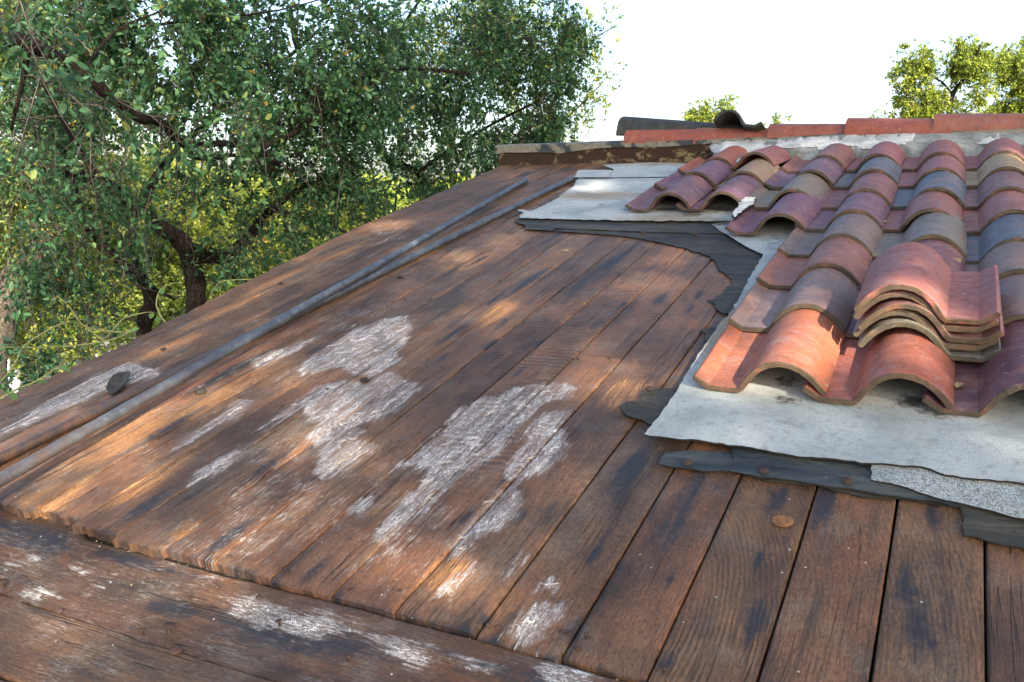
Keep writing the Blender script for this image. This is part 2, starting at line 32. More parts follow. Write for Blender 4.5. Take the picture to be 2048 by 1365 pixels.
RIDGE_TREES = [{"key":"r1","limbs":[[[[-0.3,19.79,0.67],[-0.27,19.77,1.9],[-0.29,19.73,2.55],[-0.25,19.68,2.99],[-0.09,19.65,3.27],[0.07,19.62,3.54],[0.17,19.57,3.91]],0.065,0.024],[[[-0.25,19.68,2.99],[-0.45,19.65,3.24],[-0.59,19.64,3.32]],0.024,0.012],[[[0.03,19.65,3.26],[0.46,19.62,3.52]],0.03,0.012],[[[-0.17,19.67,3.13],[-0.33,19.63,3.43]],0.018,0.009]],"blobs":[[-0.99,19.57,3.71,0.33,0.8],[-1.11,19.6,3.43,0.3,0.8],[-0.82,19.64,3.26,0.42,0.9],[-0.98,19.67,2.93,0.36,0.9],[-0.73,19.7,2.66,0.4,0.9],[-0.47,19.69,2.9,0.31,0.9],[-0.21,19.6,3.7,0.4,1.1],[0.1,19.61,3.64,0.43,1.1],[-0.05,19.64,3.36,0.36,0.8],[0.34,19.63,3.43,0.33,1],[0.28,19.67,3.1,0.31,0.6],[-0.22,19.72,2.61,0.24,0.9],[-1.19,19.69,2.58,0.21,0.8],[0.08,19.7,2.82,0.26,0.4],[-1.23,19.54,3.82,0.14,0.5],[-1.0,19.53,3.95,0.12,0.5],[-0.33,19.55,4.02,0.1,0.4]]},{"key":"r2","limbs":[[[[2.0,21.71,0.66],[1.79,21.7,1.94],[1.51,21.64,2.99],[1.17,21.59,3.63]],0.078,0.033],[[[1.79,21.7,1.94],[1.07,21.69,2.7],[0.57,21.68,3.05]],0.039,0.013]],"blobs":[[0.7,21.6,3.77,0.37,0.9],[0.96,21.56,3.95,0.39,1],[0.9,21.62,3.55,0.39,0.9],[1.18,21.65,3.12,0.42,1],[0.86,21.68,2.98,0.39,0.9],[0.54,21.71,2.78,0.34,0.9],[1.13,21.7,2.65,0.37,1],[1.46,21.59,3.51,0.65,1],[1.72,21.66,2.67,0.65,1],[1.01,21.52,4.2,0.1,0.4],[0.31,21.72,2.69,0.21,0.8]]},{"key":"r3","limbs":[[[[-5.93,23.05,0.61],[-5.98,23.0,2.21],[-5.96,22.94,3.13]],0.071,0.021]],"blobs":[[-6.31,22.85,3.11,0.37,0.9],[-5.93,22.93,3.23,0.37,0.9],[-5.62,22.99,3.4,0.23,0.9],[-6.5,22.81,2.94,0.31,0.9],[-6.05,22.95,2.74,0.57,1],[-5.65,23.02,3.05,0.29,0.9],[-6.35,22.79,3.48,0.11,0.5]]},{"key":"r4","limbs":[[[[-3.61,19.47,0.66],[-3.66,19.43,1.97],[-3.67,19.37,2.77]],0.03,0.007]],"blobs":[[-3.69,19.37,2.74,0.11,0.28],[-3.79,19.36,2.56,0.14,0.35],[-3.53,19.41,2.61,0.12,0.3],[-3.62,19.42,2.29,0.3,0.8]]},{"key":"r5","limbs":[[[[-1.56,19.74,0.66],[-1.64,19.7,1.93],[-1.7,19.64,2.67]],0.03,0.007]],"blobs":[[-1.7,19.64,2.67,0.08,0.4],[-1.72,19.65,2.55,0.11,0.5],[-1.48,19.67,2.54,0.1,0.5],[-2.91,19.52,2.46,0.07,0.4],[-1.6,19.69,2.19,0.3,0.8]]}]
VINES = [[[-2.57,1.82,0.43],[-2.55,1.75,0.41],[-2.55,1.67,0.4],[-2.56,1.56,0.4],[-2.57,1.47,0.41],[-2.56,1.39,0.42],[-2.56,1.29,0.44]],[[-2.57,1.81,0.41],[-2.58,1.74,0.42],[-2.6,1.66,0.44],[-2.6,1.6,0.47],[-2.59,1.54,0.47],[-2.59,1.48,0.45],[-2.58,1.41,0.42],[-2.56,1.35,0.36],[-2.55,1.29,0.32]],[[-2.55,1.67,0.4],[-2.56,1.63,0.44],[-2.56,1.59,0.48],[-2.56,1.56,0.53],[-2.56,1.52,0.57]],[[-2.57,1.63,0.37],[-2.6,1.7,0.39],[-2.63,1.78,0.43],[-2.66,1.84,0.45],[-2.66,1.93,0.46],[-2.69,2.0,0.45]],[[-2.66,2.02,0.41],[-2.69,2.02,0.44],[-2.72,2.03,0.48],[-2.73,2.06,0.53],[-2.72,2.1,0.55],[-2.72,2.13,0.55]],[[-2.45,1.24,0.3],[-2.45,1.3,0.32],[-2.45,1.35,0.33],[-2.44,1.41,0.36],[-2.45,1.45,0.38]],[[-2.85,2.42,0.45],[-2.91,2.51,0.49],[-2.95,2.62,0.51],[-2.88,2.83,0.5]],[[-3.1,3.71,0.68],[-3.03,4.02,0.76],[-3.02,4.27,0.83]]]
WHITE = [[-13.43,7.97,-2.11],[-12.94,8.89,-1.54],[-15.49,10.58,-1.34],[-12.4,7.52,-2.54],[-15.32,10.77,-1.51]]
TH = math.radians(13.017)
S_ROOF = Vector((0.66, -0.50, 0.56)).normalized()
ROOF = Matrix.Rotation(TH, 4, 'X')
S_W = (ROOF.to_3x3() @ S_ROOF).normalized()
SC = bpy.context.scene
COL = SC.collection

# ---------------------------------------------------------------- camera, sky, sun, exposure
cam_d = bpy.data.cameras.new('camera'); cam = bpy.data.objects.new('camera', cam_d); COL.objects.link(cam)
cm = Matrix(CAM_ROT).to_4x4(); cm.translation = Vector(CAM_LOC); cam.matrix_world = cm
cam_d.sensor_width = 36; cam_d.lens = 36 * 1683.73 / 2048; cam_d.clip_end = 2000; cam_d.clip_start = 0.02
SC.camera = cam
world = bpy.data.worlds.new('World'); SC.world = world; world.use_nodes = True
wn = world.node_tree
bg = wn.nodes['Background']; sky = wn.nodes.new('ShaderNodeTexSky')
sky.sky_type = 'NISHITA'; sky.sun_disc = False
sky.sun_elevation = math.asin(S_W.z); sky.sun_rotation = math.atan2(S_W.x, S_W.y)
sky.air_density = 1.0; sky.dust_density = 3.5; sky.ozone_density = 1.0
wn.links.new(sky.outputs[0], bg.inputs[0]); bg.inputs[1].default_value = SKY_STRENGTH
sun_d = bpy.data.lights.new('sun', 'SUN'); sun_d.energy = SUN_STRENGTH; sun_d.angle = math.radians(0.53); sun_d.color = (1.0, 0.87, 0.70)
sun = bpy.data.objects.new('sun', sun_d); COL.objects.link(sun)
sun.rotation_euler = S_W.to_track_quat('Z', 'Y').to_euler()
vs = SC.view_settings; vs.view_transform = 'Standard'; vs.look = 'None'; vs.gamma = 1; vs.use_curve_mapping = False
vs.exposure = EXPOSURE
SC.cycles.max_bounces = 7; SC.cycles.transparent_max_bounces = 4

# ---------------------------------------------------------------- node helper
class NT:
    def __init__(s, name):
        s.m = bpy.data.materials.new(name); s.m.use_nodes = True
        s.t = s.m.node_tree; s.n = s.t.nodes; s.b = s.n['Principled BSDF']; s.out = s.n['Material Output']
    def new(s, t, **k):
        n = s.n.new('ShaderNode' + t)
        for a, b in k.items(): setattr(n, a, b)
        return n
    def put(s, sock, v):
        if v is None: return
        if hasattr(v, 'is_linked') or isinstance(v, bpy.types.NodeSocket): s.t.links.new(v, sock)
        else:
            if isinstance(v, (tuple, list)) and len(v) == 3 and sock.type == 'RGBA': v = (*v, 1)
            sock.default_value = v
    def math(s, op, a, b=None, c=None, clamp=False):
        n = s.new('Math', operation=op, use_clamp=clamp); s.put(n.inputs[0], a); s.put(n.inputs[1], b)
        if c is not None: s.put(n.inputs[2], c)
        return n.outputs[0]
    def vmath(s, op, a, b):
        n = s.new('VectorMath', operation=op); s.put(n.inputs[0], a); s.put(n.inputs[1], b); return n.outputs[0]
    def noise(s, vec, scale=5, detail=4, rough=.55, dist=0.):
        n = s.new('TexNoise'); s.put(n.inputs['Vector'], vec); s.put(n.inputs['Scale'], scale); s.put(n.inputs['Detail'], detail)
        s.put(n.inputs['Roughness'], rough); s.put(n.inputs['Distortion'], dist); return n.outputs['Fac']
    def ramp(s, f, stops):
        n = s.new('ValToRGB'); s.put(n.inputs[0], f); e = n.color_ramp.elements
        while len(e) < len(stops): e.new(.5)
        for i, (p, c) in enumerate(stops):
            e[i].position = p; e[i].color = (*c, 1) if isinstance(c, (tuple, list)) else (c, c, c, 1)
        return n.outputs[0]
    def step(s, f, lo, hi):
        n = s.new('MapRange', interpolation_type='SMOOTHSTEP'); s.put(n.inputs[0], f); s.put(n.inputs[1], lo); s.put(n.inputs[2], hi); return n.outputs[0]
    def mix(s, f, a, b, mode='MIX'):
        n = s.new('Mix', data_type='RGBA', blend_type=mode); s.put(n.inputs[0], f); s.put(n.inputs[6], a); s.put(n.inputs[7], b); return n.outputs[2]
    def attr(s, name):
        n = s.new('Attribute', attribute_name=name); return n
    def sep(s, c):
        n = s.new('SeparateColor'); s.put(n.inputs[0], c); return n.outputs
    def bump(s, h, dist, strength=1., prev=None):
        n = s.new('Bump'); s.put(n.inputs['Height'], h); s.put(n.inputs['Distance'], dist); s.put(n.inputs['Strength'], strength)
        if prev is not None: s.put(n.inputs['Normal'], prev)
        return n.outputs[0]
    def comb(s, x, y, z):
        n = s.new('CombineXYZ'); s.put(n.inputs[0], x); s.put(n.inputs[1], y); s.put(n.inputs[2], z); return n.outputs[0]
    def done(s, color, rough=.7, normal=None, spec=.4, metal=0.):
        s.put(s.b.inputs['Base Color'], color); s.put(s.b.inputs['Roughness'], rough); s.put(s.b.inputs['Specular IOR Level'], spec)
        s.put(s.b.inputs['Metallic'], metal)
        if normal is not None: s.put(s.b.inputs['Normal'], normal)
        return s.m

def wood(name, along='v', tint=1.0):
    N = NT(name)
    tc = N.new('TexCoord'); sx = N.new('SeparateXYZ'); N.put(sx.inputs[0], tc.outputs['Object'])
    a, b = (sx.outputs[0], sx.outputs[1]) if along == 'v' else (sx.outputs[1], sx.outputs[0])
    oi = N.new('ObjectInfo'); rnd = oi.outputs['Random']
    off = N.math('MULTIPLY', rnd, 57.)
    def vec(sa, sb): return N.comb(N.math('MULTIPLY', a, sa), N.math('MULTIPLY', b, sb), off)
    wear = N.sep(N.attr('wear').outputs['Color']); mold, dark, rot_sun = wear[0], wear[1], wear[2]
    w2 = N.sep(N.attr('marks').outputs['Color']); saw, arc, old = w2[0], w2[1], w2[2]
    big = N.noise(vec(5, 1.1), 1, 4, .6)
    med = N.noise(vec(26, 2.6), 1, 6, .65, .3)
    fine = N.noise(vec(230, 9.), 1, 6, .78, .15)
    fib = N.noise(vec(420, 30), 1, 3, .6)
    iso = N.noise(tc.outputs['Object'], 55, 5, .65)
    isob = N.noise(tc.outputs['Object'], 9, 5, .6)
    base = N.ramp(big, [(.25, (.050*tint, .038*tint, .028*tint)), (.42, (.108*tint, .062*tint, .038*tint)), (.56, (.122*tint, .080*tint, .050*tint)), (.72, (.080*tint, .066*tint, .052*tint)), (.85, (.150*tint, .106*tint, .068*tint))])
    base = N.mix(N.math('MULTIPLY', N.step(rnd, .0, 1.), .35), base, (.125*tint, .064*tint, .042*tint))
    base = N.mix(N.step(med, .50, .72), base, (.040, .031, .027))
    base = N.mix(N.math('MULTIPLY', N.step(N.noise(tc.outputs['Object'], 26, 6, .75), .50, .70), .55), base, (.045, .036, .032))
    base = N.mix(N.math('MULTIPLY', N.step(isob, .50, .70), .55), base, (.125, .112, .100))
    base = N.mix(N.math('MULTIPLY', N.step(N.noise(vec(11, 3), 1, 4), .56, .75), .4), base, (.19, .085, .042))
    # rotten torn wood, with warm sun patches put into the same orange
    rr = N.step(N.math('ADD', rot_sun, N.math('MULTIPLY', N.math('SUBTRACT', med, .5), 1.1)), .35, .85)
    base = N.mix(rr, base, N.ramp(fine, [(.3, (.10, .045, .020)), (.52, (.22, .125, .060)), (.75, (.38, .27, .155))]))
    g = N.ramp(fine, [(.28, .50), (.5, 1.0), (.75, 1.28)])
    base = N.mix(.8, base, g, 'MULTIPLY')
    base = N.mix(1., base, N.ramp(N.noise(vec(3.2, 1.6), 1, 5, .65), [(.32, (.45, .47, .52)), (.48, (1.05, 1.02, 1.0)), (.68, (1.95, 1.70, 1.42))]), 'MULTIPLY')
    grit = N.noise(vec(330, 90), 1, 4, .8)
    base = N.mix(.9, base, N.ramp(grit, [(.32, .38), (.5, 1.0), (.70, 1.65)]), 'MULTIPLY')
    base = N.mix(N.math('MULTIPLY', .5, N.step(fib, .35, .65)), base, N.mix(1., base, (1.35, 1.3, 1.25), 'MULTIPLY'))
    # saw marks
    ripple = N.math('ADD', N.math('MULTIPLY', b, 2 * math.pi / .023), N.math('MULTIPLY', N.noise(vec(14, 11), 1, 4), 9.))
    ripple = N.math('ADD', ripple, N.math('MULTIPLY', N.math('POWER', N.math('ABSOLUTE', N.math('ADD', a, N.math('MULTIPLY', rnd, .1))), 1.5), 14.))
    sw = N.math('SINE', ripple); sw = N.math('MULTIPLY', N.math('ADD', sw, 1.), .5)
    swm = N.math('MULTIPLY', sw, N.math('MULTIPLY', saw, N.step(N.noise(vec(16, 9), 1, 4), .36, .60)))
    base = N.mix(N.math('MULTIPLY', swm, .6), base, N.mix(1., base, (.38, .30, .28), 'MULTIPLY'))
    # cathedral arcs
    da = N.math('SUBTRACT', a, -.60); db = N.math('SUBTRACT', b, .98)
    dist = N.math('SQRT', N.math('ADD', N.math('MULTIPLY', N.math('MULTIPLY', da, da), 2.6), N.math('MULTIPLY', db, db)))
    aw = N.math('MULTIPLY', N.math('ADD', N.math('SINE', N.math('ADD', N.math('MULTIPLY', dist, 2 * math.pi / .0135), N.math('MULTIPLY', N.noise(vec(17, 8), 1, 5, .65), 13.))), 1.), .5)
    awm = N.math('MULTIPLY', aw, N.math('MULTIPLY', arc, N.step(N.noise(vec(9, 5), 1, 3), .32, .62)))
    base = N.mix(N.math('MULTIPLY', awm, .45), base, N.mix(1., base, (.5, .45, .42), 'MULTIPLY'))
    # checks and splits running with the grain
    ck = N.noise(vec(60, .9), 1, 2, .5)
    ck = N.math('SUBTRACT', 1., N.step(N.math('ABSOLUTE', N.math('SUBTRACT', ck, .5)), .0, .012))
    ckm = N.math('MULTIPLY', ck, N.math('MULTIPLY', N.step(N.noise(vec(12, 2.), 1, 2), .52, .58), N.math('ADD', .55, old, clamp=True)))
    base = N.mix(ckm, base, (.012, .009, .008))
    base = N.mix(1., base, (.96, .89, .82), 'MULTIPLY')
    # blue-black iron stains
    dk = N.step(N.math('ADD', dark, N.math('MULTIPLY', N.math('SUBTRACT', N.math('ADD', N.math('MULTIPLY', med, .6), N.math('MULTIPLY', iso, .4)), .5), 2.6)), .38, .95)
    base = N.mix(N.math('MULTIPLY', dk, .88), base, (.020, .022, .030))
    spots = N.new('TexVoronoi', feature='F1'); N.put(spots.inputs['Vector'], vec(11, 6)); N.put(spots.inputs['Scale'], 1.); N.put(spots.inputs['Randomness'], 1.)
    sp = N.math('MULTIPLY', N.math('SUBTRACT', 1., N.step(spots.outputs['Distance'], .02, .075)), N.step(N.sep(spots.outputs['Color'])[0], .72, .76))
    base = N.mix(N.math('MULTIPLY', sp, .75), base, (.022, .028, .042))
    # white crust: torn outline, fibrous inside
    edge = N.math('ADD', N.math('MULTIPLY', N.noise(vec(85, 7), 1, 6, .75, .6), 1.0), N.math('MULTIPLY', N.noise(tc.outputs['Object'], 45, 6, .75), .4))
    mv = N.math('ADD', mold, N.math('MULTIPLY', N.math('SUBTRACT', edge, .69), 1.9))
    mm = N.math('MULTIPLY', N.step(mv, .40, .72), N.math('ADD', .30, N.math('MULTIPLY', N.step(N.noise(vec(40, 5), 1, 5, .7), .40, .56), .70)))
    fibre = N.noise(N.comb(N.math('MULTIPLY', a, 140), N.math('MULTIPLY', b, 18), N.math('MULTIPLY', isob, 12.)), 1, 5, .72, 3.2)
    rim = N.math('SUBTRACT', 1., N.step(mv, .52, .85))
    fib2 = N.noise(N.comb(N.math('MULTIPLY', a, 48), N.math('MULTIPLY', b, 9), N.math('MULTIPLY', isob, 12.)), 1, 5, .7, 2.5)
    fibm = N.math('ADD', N.math('ADD', N.math('MULTIPLY', N.step(fibre, .43, .58), N.step(fib2, .34, .56)), N.step(fib2, .60, .68), clamp=True), N.math('MULTIPLY', N.math('MULTIPLY', rim, N.step(isob, .42, .6)), .5), clamp=True)
    crust = N.mix(fibm, (.27, .235, .225), (.88, .88, .92))
    base = N.mix(N.math('MULTIPLY', mm, N.math('ADD', .50, N.math('MULTIPLY', fibm, .50))), base, crust)
    # thin whitish bloom and small flakes
    hz = N.math('MULTIPLY', old, N.math('MULTIPLY', N.step(N.noise(N.comb(N.math('MULTIPLY', a, 130), N.math('MULTIPLY', b, 16), 3.), 1, 6, .8, 1.5), .50, .64), N.step(N.noise(tc.outputs['Object'], 14, 4, .7), .42, .62)))
    base = N.mix(N.math('MULTIPLY', hz, .85), base, (.52, .51, .49))
    fl = N.new('TexVoronoi', feature='F1'); N.put(fl.inputs['Vector'], tc.outputs['Object']); N.put(fl.inputs['Scale'], 34.)
    flm = N.math('MULTIPLY', N.math('SUBTRACT', 1., N.step(fl.outputs['Distance'], .05, .085)), N.step(N.sep(fl.outputs['Color'])[0], .84, .86))
    base = N.mix(N.math('MULTIPLY', flm, .8), base, (.62, .61, .58))
    h = N.math('ADD', N.math('MULTIPLY', fine, .6), N.math('MULTIPLY', med, .9))
    h = N.math('ADD', h, N.math('MULTIPLY', swm, -1.5)); h = N.math('ADD', h, N.math('MULTIPLY', awm, -1.1))
    h = N.math('ADD', h, N.math('MULTIPLY', ckm, -2.)); h = N.math('ADD', h, N.math('MULTIPLY', mm, .35)); h = N.math('ADD', h, N.math('MULTIPLY', N.math('MULTIPLY', mm, fibm), .6))
    h = N.math('ADD', h, N.math('MULTIPLY', N.math('MULTIPLY', med, N.math('ADD', rot_sun, old)), 2.0))
    nrm = N.bump(N.math('ADD', h, N.math('MULTIPLY', grit, .8)), .0024, 1.)
    ro = N.math('ADD', N.math('ADD', N.math('MULTIPLY', fine, .30), .36), N.math('MULTIPLY', mm, .2))
    return N.done(base, ro, nrm, .38)

TL = .42
def tile_mat(name, ridge=False):
    N = NT(name); tc = N.new('TexCoord'); oi = N.new('ObjectInfo'); O = tc.outputs['Object']
    sx = N.new('SeparateXYZ'); N.put(sx.inputs[0], O)
    rv = N.vmath('ADD', O, N.comb(N.math('MULTIPLY', oi.outputs['Random'], 31.), N.math('MULTIPLY', oi.outputs['Random'], 17.), 0.))
    base = oi.outputs['Color']
    n1 = N.noise(rv, 9, 6, .7, .6); n2 = N.noise(rv, 30, 5, .65); n3 = N.noise(rv, 260, 3, .6)
    sw = N.noise(N.vmath('MULTIPLY', rv, (4., 9., 4.)), 1, 4, .55, 3.4)
    base = N.mix(N.math('MULTIPLY', N.step(n1, .42, .68), .6), base, N.mix(.55, base, (.085, .062, .088)))
    base = N.mix(N.math('MULTIPLY', N.step(N.noise(rv, 8, 3, .5, .5), .5, .7), .35), base, (.36, .15, .09))
    base = N.mix(N.math('MULTIPLY', N.step(sw, .52, .70), .16 if not ridge else .05), base, (.40, .35, .37))
    base = N.mix(N.math('MULTIPLY', N.step(n2, .50, .70), .55), base, N.mix(1., base, (.50, .47, .47), 'MULTIPLY'))
    base = N.mix(N.math('MULTIPLY', N.step(N.noise(rv, 19, 6, .75), .50, .70), .20), base, (.33, .27, .25))
    base = N.mix(N.math('MULTIPLY', N.step(N.noise(rv, 55, 4, .7), .62, .70), .6), base, (.33, .32, .28))
    base = N.mix(.5, base, N.mix(1., base, N.ramp(n3, [(.3, .55), (.7, 1.45)]), 'MULTIPLY'))
    base = N.mix(N.math('MULTIPLY', N.step(N.noise(rv, 140, 2, .5), .70, .76), .6), base, (.03, .028, .025))
    if not ridge:   # weathered, mossy cut ends
        ends = N.math('MAXIMUM', N.math('SUBTRACT', 1., N.step(sx.outputs[1], .0006, .0035)), N.step(sx.outputs[1], TL - .0035, TL - .0006))
        ecol = N.ramp(N.noise(rv, 26, 5, .75), [(.35, (.028, .028, .018)), (.55, (.070, .058, .036)), (.72, (.23, .085, .045))])
        base = N.mix(N.math('MULTIPLY', ends, .9), base, ecol)
        low = N.math('MULTIPLY', N.math('SUBTRACT', 1., N.step(sx.outputs[2], .004, .018)), N.step(N.noise(rv, 13, 4, .7), .5, .7))
        base = N.mix(N.math('MULTIPLY', low, .45), base, (.11, .085, .065))
        crumb = N.math('MULTIPLY', N.step(N.noise(rv, 70, 3, .7), .68, .73), N.math('SUBTRACT', 1., N.step(sx.outputs[2], .004, .02)))
        base = N.mix(N.math('MULTIPLY', crumb, .8), base, (.05, .04, .03))
    nrm = N.bump(N.math('ADD', N.math('MULTIPLY', n2, 1.), N.math('MULTIPLY', n3, .35)), .0016, .8)
    return N.done(base, N.math('ADD', .45, N.math('MULTIPLY', n2, .35)), nrm, .45)

def felt_light(name, coarse=False):
    N = NT(name); O = N.new('TexCoord').outputs['Object']
    g = N.noise(O, 430 if not coarse else 300, 3, .75); n = N.noise(O, 5, 5, .65, .5); n2 = N.noise(O, 40, 5, .7)
    grime = N.sep(N.attr('wear').outputs['Color'])
    base = N.ramp(n, [(.3, (.28, .32, .325)), (.5, (.41, .455, .46)), (.7, (.50, .53, .52))])
    base = N.mix(N.math('MULTIPLY', N.step(n2, .50, .70), .5), base, (.20, .20, .175))
    lo = .40 if coarse else .34
    base = N.mix(N.math('SUBTRACT', .95, N.step(g, lo, lo + .16)), base, (.10, .105, .098) if coarse else (.17, .18, .17))
    gm = N.step(N.math('ADD', grime[0], N.math('MULTIPLY', N.math('SUBTRACT', N.noise(O, 60, 5, .75), .5), 1.6)), .35, .85)
    base = N.mix(N.math('MULTIPLY', gm, .88), base, (.055, .043, .030))
    gb = N.step(N.math('ADD', grime[1], N.math('MULTIPLY', N.math('SUBTRACT', N.noise(O, 18, 5, .7), .5), 1.3)), .35, .9)
    base = N.mix(N.math('MULTIPLY', gb, .7), base, (.27, .20, .12))
    ck = N.noise(O, 3.2, 4, .55, .6); ck = N.math('SUBTRACT', 1., N.step(N.math('ABSOLUTE', N.math('SUBTRACT', ck, .5)), .0, .0035))
    ck = N.math('MULTIPLY', ck, N.step(N.noise(O, 2.6, 2), .54, .6))
    base = N.mix(N.math('MULTIPLY', ck, .85), base, (.06, .055, .05))
    nrm = N.bump(N.math('ADD', N.math('MULTIPLY', g, .5), N.math('ADD', N.math('MULTIPLY', n2, .6), N.math('MULTIPLY', ck, -2.))), .0018, .8)
    return N.done(base, .85, nrm, .25)

def felt_dark(name, c0, c1, c2):
    N = NT(name); O = N.new('TexCoord').outputs['Object']
    n = N.noise(N.vmath('MULTIPLY', O, (4., 14., 4.)), 1, 5, .65, .8); n2 = N.noise(O, 60, 5, .7); g = N.noise(O, 420, 2)
    base = N.ramp(n, [(.32, c0), (.5, c1), (.68, c2)])
    base = N.mix(N.math('MULTIPLY', N.step(N.noise(O, 16, 5, .7), .52, .7), .5), base, (.10, .085, .060))
    base = N.mix(.5, base, N.mix(1., base, N.ramp(g, [(.3, .5), (.7, 1.5)]), 'MULTIPLY'))
    fl = N.new('TexVoronoi', feature='F1'); N.put(fl.inputs['Vector'], O); N.put(fl.inputs['Scale'], 60.)
    flm = N.math('MULTIPLY', N.math('SUBTRACT', 1., N.step(fl.outputs['Distance'], .06, .1)), N.step(N.sep(fl.outputs['Color'])[0], .86, .88))
    base = N.mix(N.math('MULTIPLY', flm, .7), base, (.5, .5, .47))
    return N.done(base, .62, N.bump(N.math('ADD', n2, N.math('MULTIPLY', n, 2.5)), .004, .9), .4)

def simple(name, c, c2=None, scale=20, rough=.7, bump=.001, metal=0., spec=.4, stretch=(1, 1, 1), lo=.4, hi=.65):
    N = NT(name); O = N.new('TexCoord').outputs['Object']
    v = N.vmath('MULTIPLY', O, tuple(float(q) for q in stretch))
    n = N.noise(v, scale, 5, .65, .4); f = N.noise(v, scale * 7, 4, .6)
    base = N.mix(N.step(n, lo, hi), c, c2 or tuple(q * .6 for q in c))
    base = N.mix(.6, base, N.mix(1., base, N.ramp(f, [(.3, .6), (.7, 1.35)]), 'MULTIPLY'))
    return N.done(base, rough, N.bump(N.math('ADD', n, N.math('MULTIPLY', f, .4)), bump, .9), spec, metal)

def leaf_mat(name, cols, trans, tcol, gloss=.45):
    N = NT(name); g = N.new('NewGeometry'); r = g.outputs['Random Per Island']
    base = N.ramp(r, cols)
    P = N.new('TexCoord').outputs['Object']
    base = N.mix(N.math('MULTIPLY', N.step(N.noise(P, 1.1, 3), .42, .62), .5), base, N.mix(1., base, (1.35, 1.15, .8), 'MULTIPLY'))
    N.done(base, gloss, None, .32)
    tr = N.new('BsdfTranslucent'); N.put(tr.inputs[0], N.mix(.55, base, tcol)); mx = N.new('MixShader'); mx.inputs[0].default_value = trans
    N.t.links.new(N.b.outputs[0], mx.inputs[1]); N.t.links.new(tr.outputs[0], mx.inputs[2]); N.t.links.new(mx.outputs[0], N.out.inputs[0])
    return N.m

def bark_mat(name, c, c2):
    N = NT(name); O = N.new('TexCoord').outputs['Object']
    v = N.vmath('MULTIPLY', O, (1., 1., .35)); n = N.noise(v, 30, 6, .75, .8); n1 = N.noise(O, 3.5, 4); r = N.noise(v, 60, 4, .6, 1.5)
    ridge = N.math('ABSOLUTE', N.math('SUBTRACT', r, .5))
    base = N.mix(N.step(n, .38, .66), c, c2)
    base = N.mix(N.math('MULTIPLY', N.step(n1, .52, .66), .35), base, tuple(q * k for q, k in zip(c, (1.9, 1.45, 1.1))))
    base = N.mix(N.math('SUBTRACT', 1., N.step(ridge, .0, .07)), base, tuple(q * .3 for q in c))
    return N.done(base, .9, N.bump(N.math('ADD', N.math('MULTIPLY', n, 1.), N.step(ridge, 0., .1)), .010, 1.), .15)

M_WOOD = wood('plank_wood'); M_EAVE = wood('eave_wood', 'u', .74)
M_TILE = tile_mat('clay_tile'); M_RIDGE = tile_mat('ridge_clay', True)
M_FL = felt_light('mineral_felt'); M_FC = felt_light('coarse_mineral_felt', True)
M_FD = felt_dark('tar_felt', (.018, .018, .014), (.040, .037, .028), (.085, .076, .054))
M_FB = felt_dark('blue_tar_felt', (.012, .017, .022), (.030, .040, .048), (.080, .086, .076))
M_FE = felt_dark('old_tar_felt', (.018, .017, .014), (.028, .024, .017), (.066, .056, .036))
M_EDGE = simple('felt_edge', (.018, .018, .017), rough=.8)
M_MORTAR = simple('lime_mortar', (.62, .61, .57), (.38, .38, .35), 9, .9, .006)
M_MORTARG = simple('grey_mortar', (.32, .33, .30), (.17, .175, .155), 9, .9, .006)
M_RUST = simple('rusty_iron', (.085, .050, .038), (.04, .026, .022), 300, .75, .0006, .3)
M_RDISC = simple('rust_disc', (.26, .125, .050), (.12, .06, .03), 120, .8, .001)
M_RBOARD = simple('ridge_board_wood', (.038, .022, .015), (.20, .155, .090), 7, .85, .002, stretch=(1, 1, 1.6), lo=.535, hi=.60)
M_FLASH = simple('ridge_flashing', (.19, .18, .145), (.035, .042, .048), 6, .6, .001, lo=.50, hi=.56)
M_DARK = simple('dark_underlay', (.02, .016, .012), rough=.95)
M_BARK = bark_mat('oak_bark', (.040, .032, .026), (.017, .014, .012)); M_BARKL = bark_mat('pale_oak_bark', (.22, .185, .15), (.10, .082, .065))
M_TWIG = simple('twig_bark', (.105, .092, .078), (.06, .052, .045), 20, .85)
M_WALL = simple('stucco_wall', (.50, .46, .39), (.42, .38, .32), 30, .9, .002)

# ---------------------------------------------------------------- object helpers
def tagged(o, label=None, cat=None, group=None, kind=None):
    if label: o['label'] = label
    if cat: o['category'] = cat
    if group: o['group'] = group
    if kind: o['kind'] = kind
    return o
def link(name, me, parent=None, mat=None):
    o = bpy.data.objects.new(name, me); COL.objects.link(o)
    if parent: o.parent = parent
    if mat is not None and me is not None:
        me.materials.clear()
        for m in (mat if isinstance(mat, (list, tuple)) else [mat]): me.materials.append(m)
    return o
def mesh(name, v, f, smooth=False, sharp=None):
    me = bpy.data.meshes.new(name); me.from_pydata([tuple(p) for p in v], [], f); me.update()
    if smooth: me.polygons.foreach_set('use_smooth', [True] * len(me.polygons))
    if sharp: me.set_sharp_from_angle(angle=math.radians(sharp))
    return me
def empty(name, loc=(0, 0, 0)):
    o = bpy.data.objects.new(name, None); o.empty_display_size = .2; o.location = loc; COL.objects.link(o); return o
def box_vf(x0, x1, y0, y1, z0, z1):
    v = [(x0, y0, z0), (x1, y0, z0), (x1, y1, z0), (x0, y1, z0), (x0, y0, z1), (x1, y0, z1), (x1, y1, z1), (x0, y1, z1)]
    return v, [(0, 3, 2, 1), (4, 5, 6, 7), (0, 1, 5, 4), (1, 2, 6, 5), (2, 3, 7, 6), (3, 0, 4, 7)]
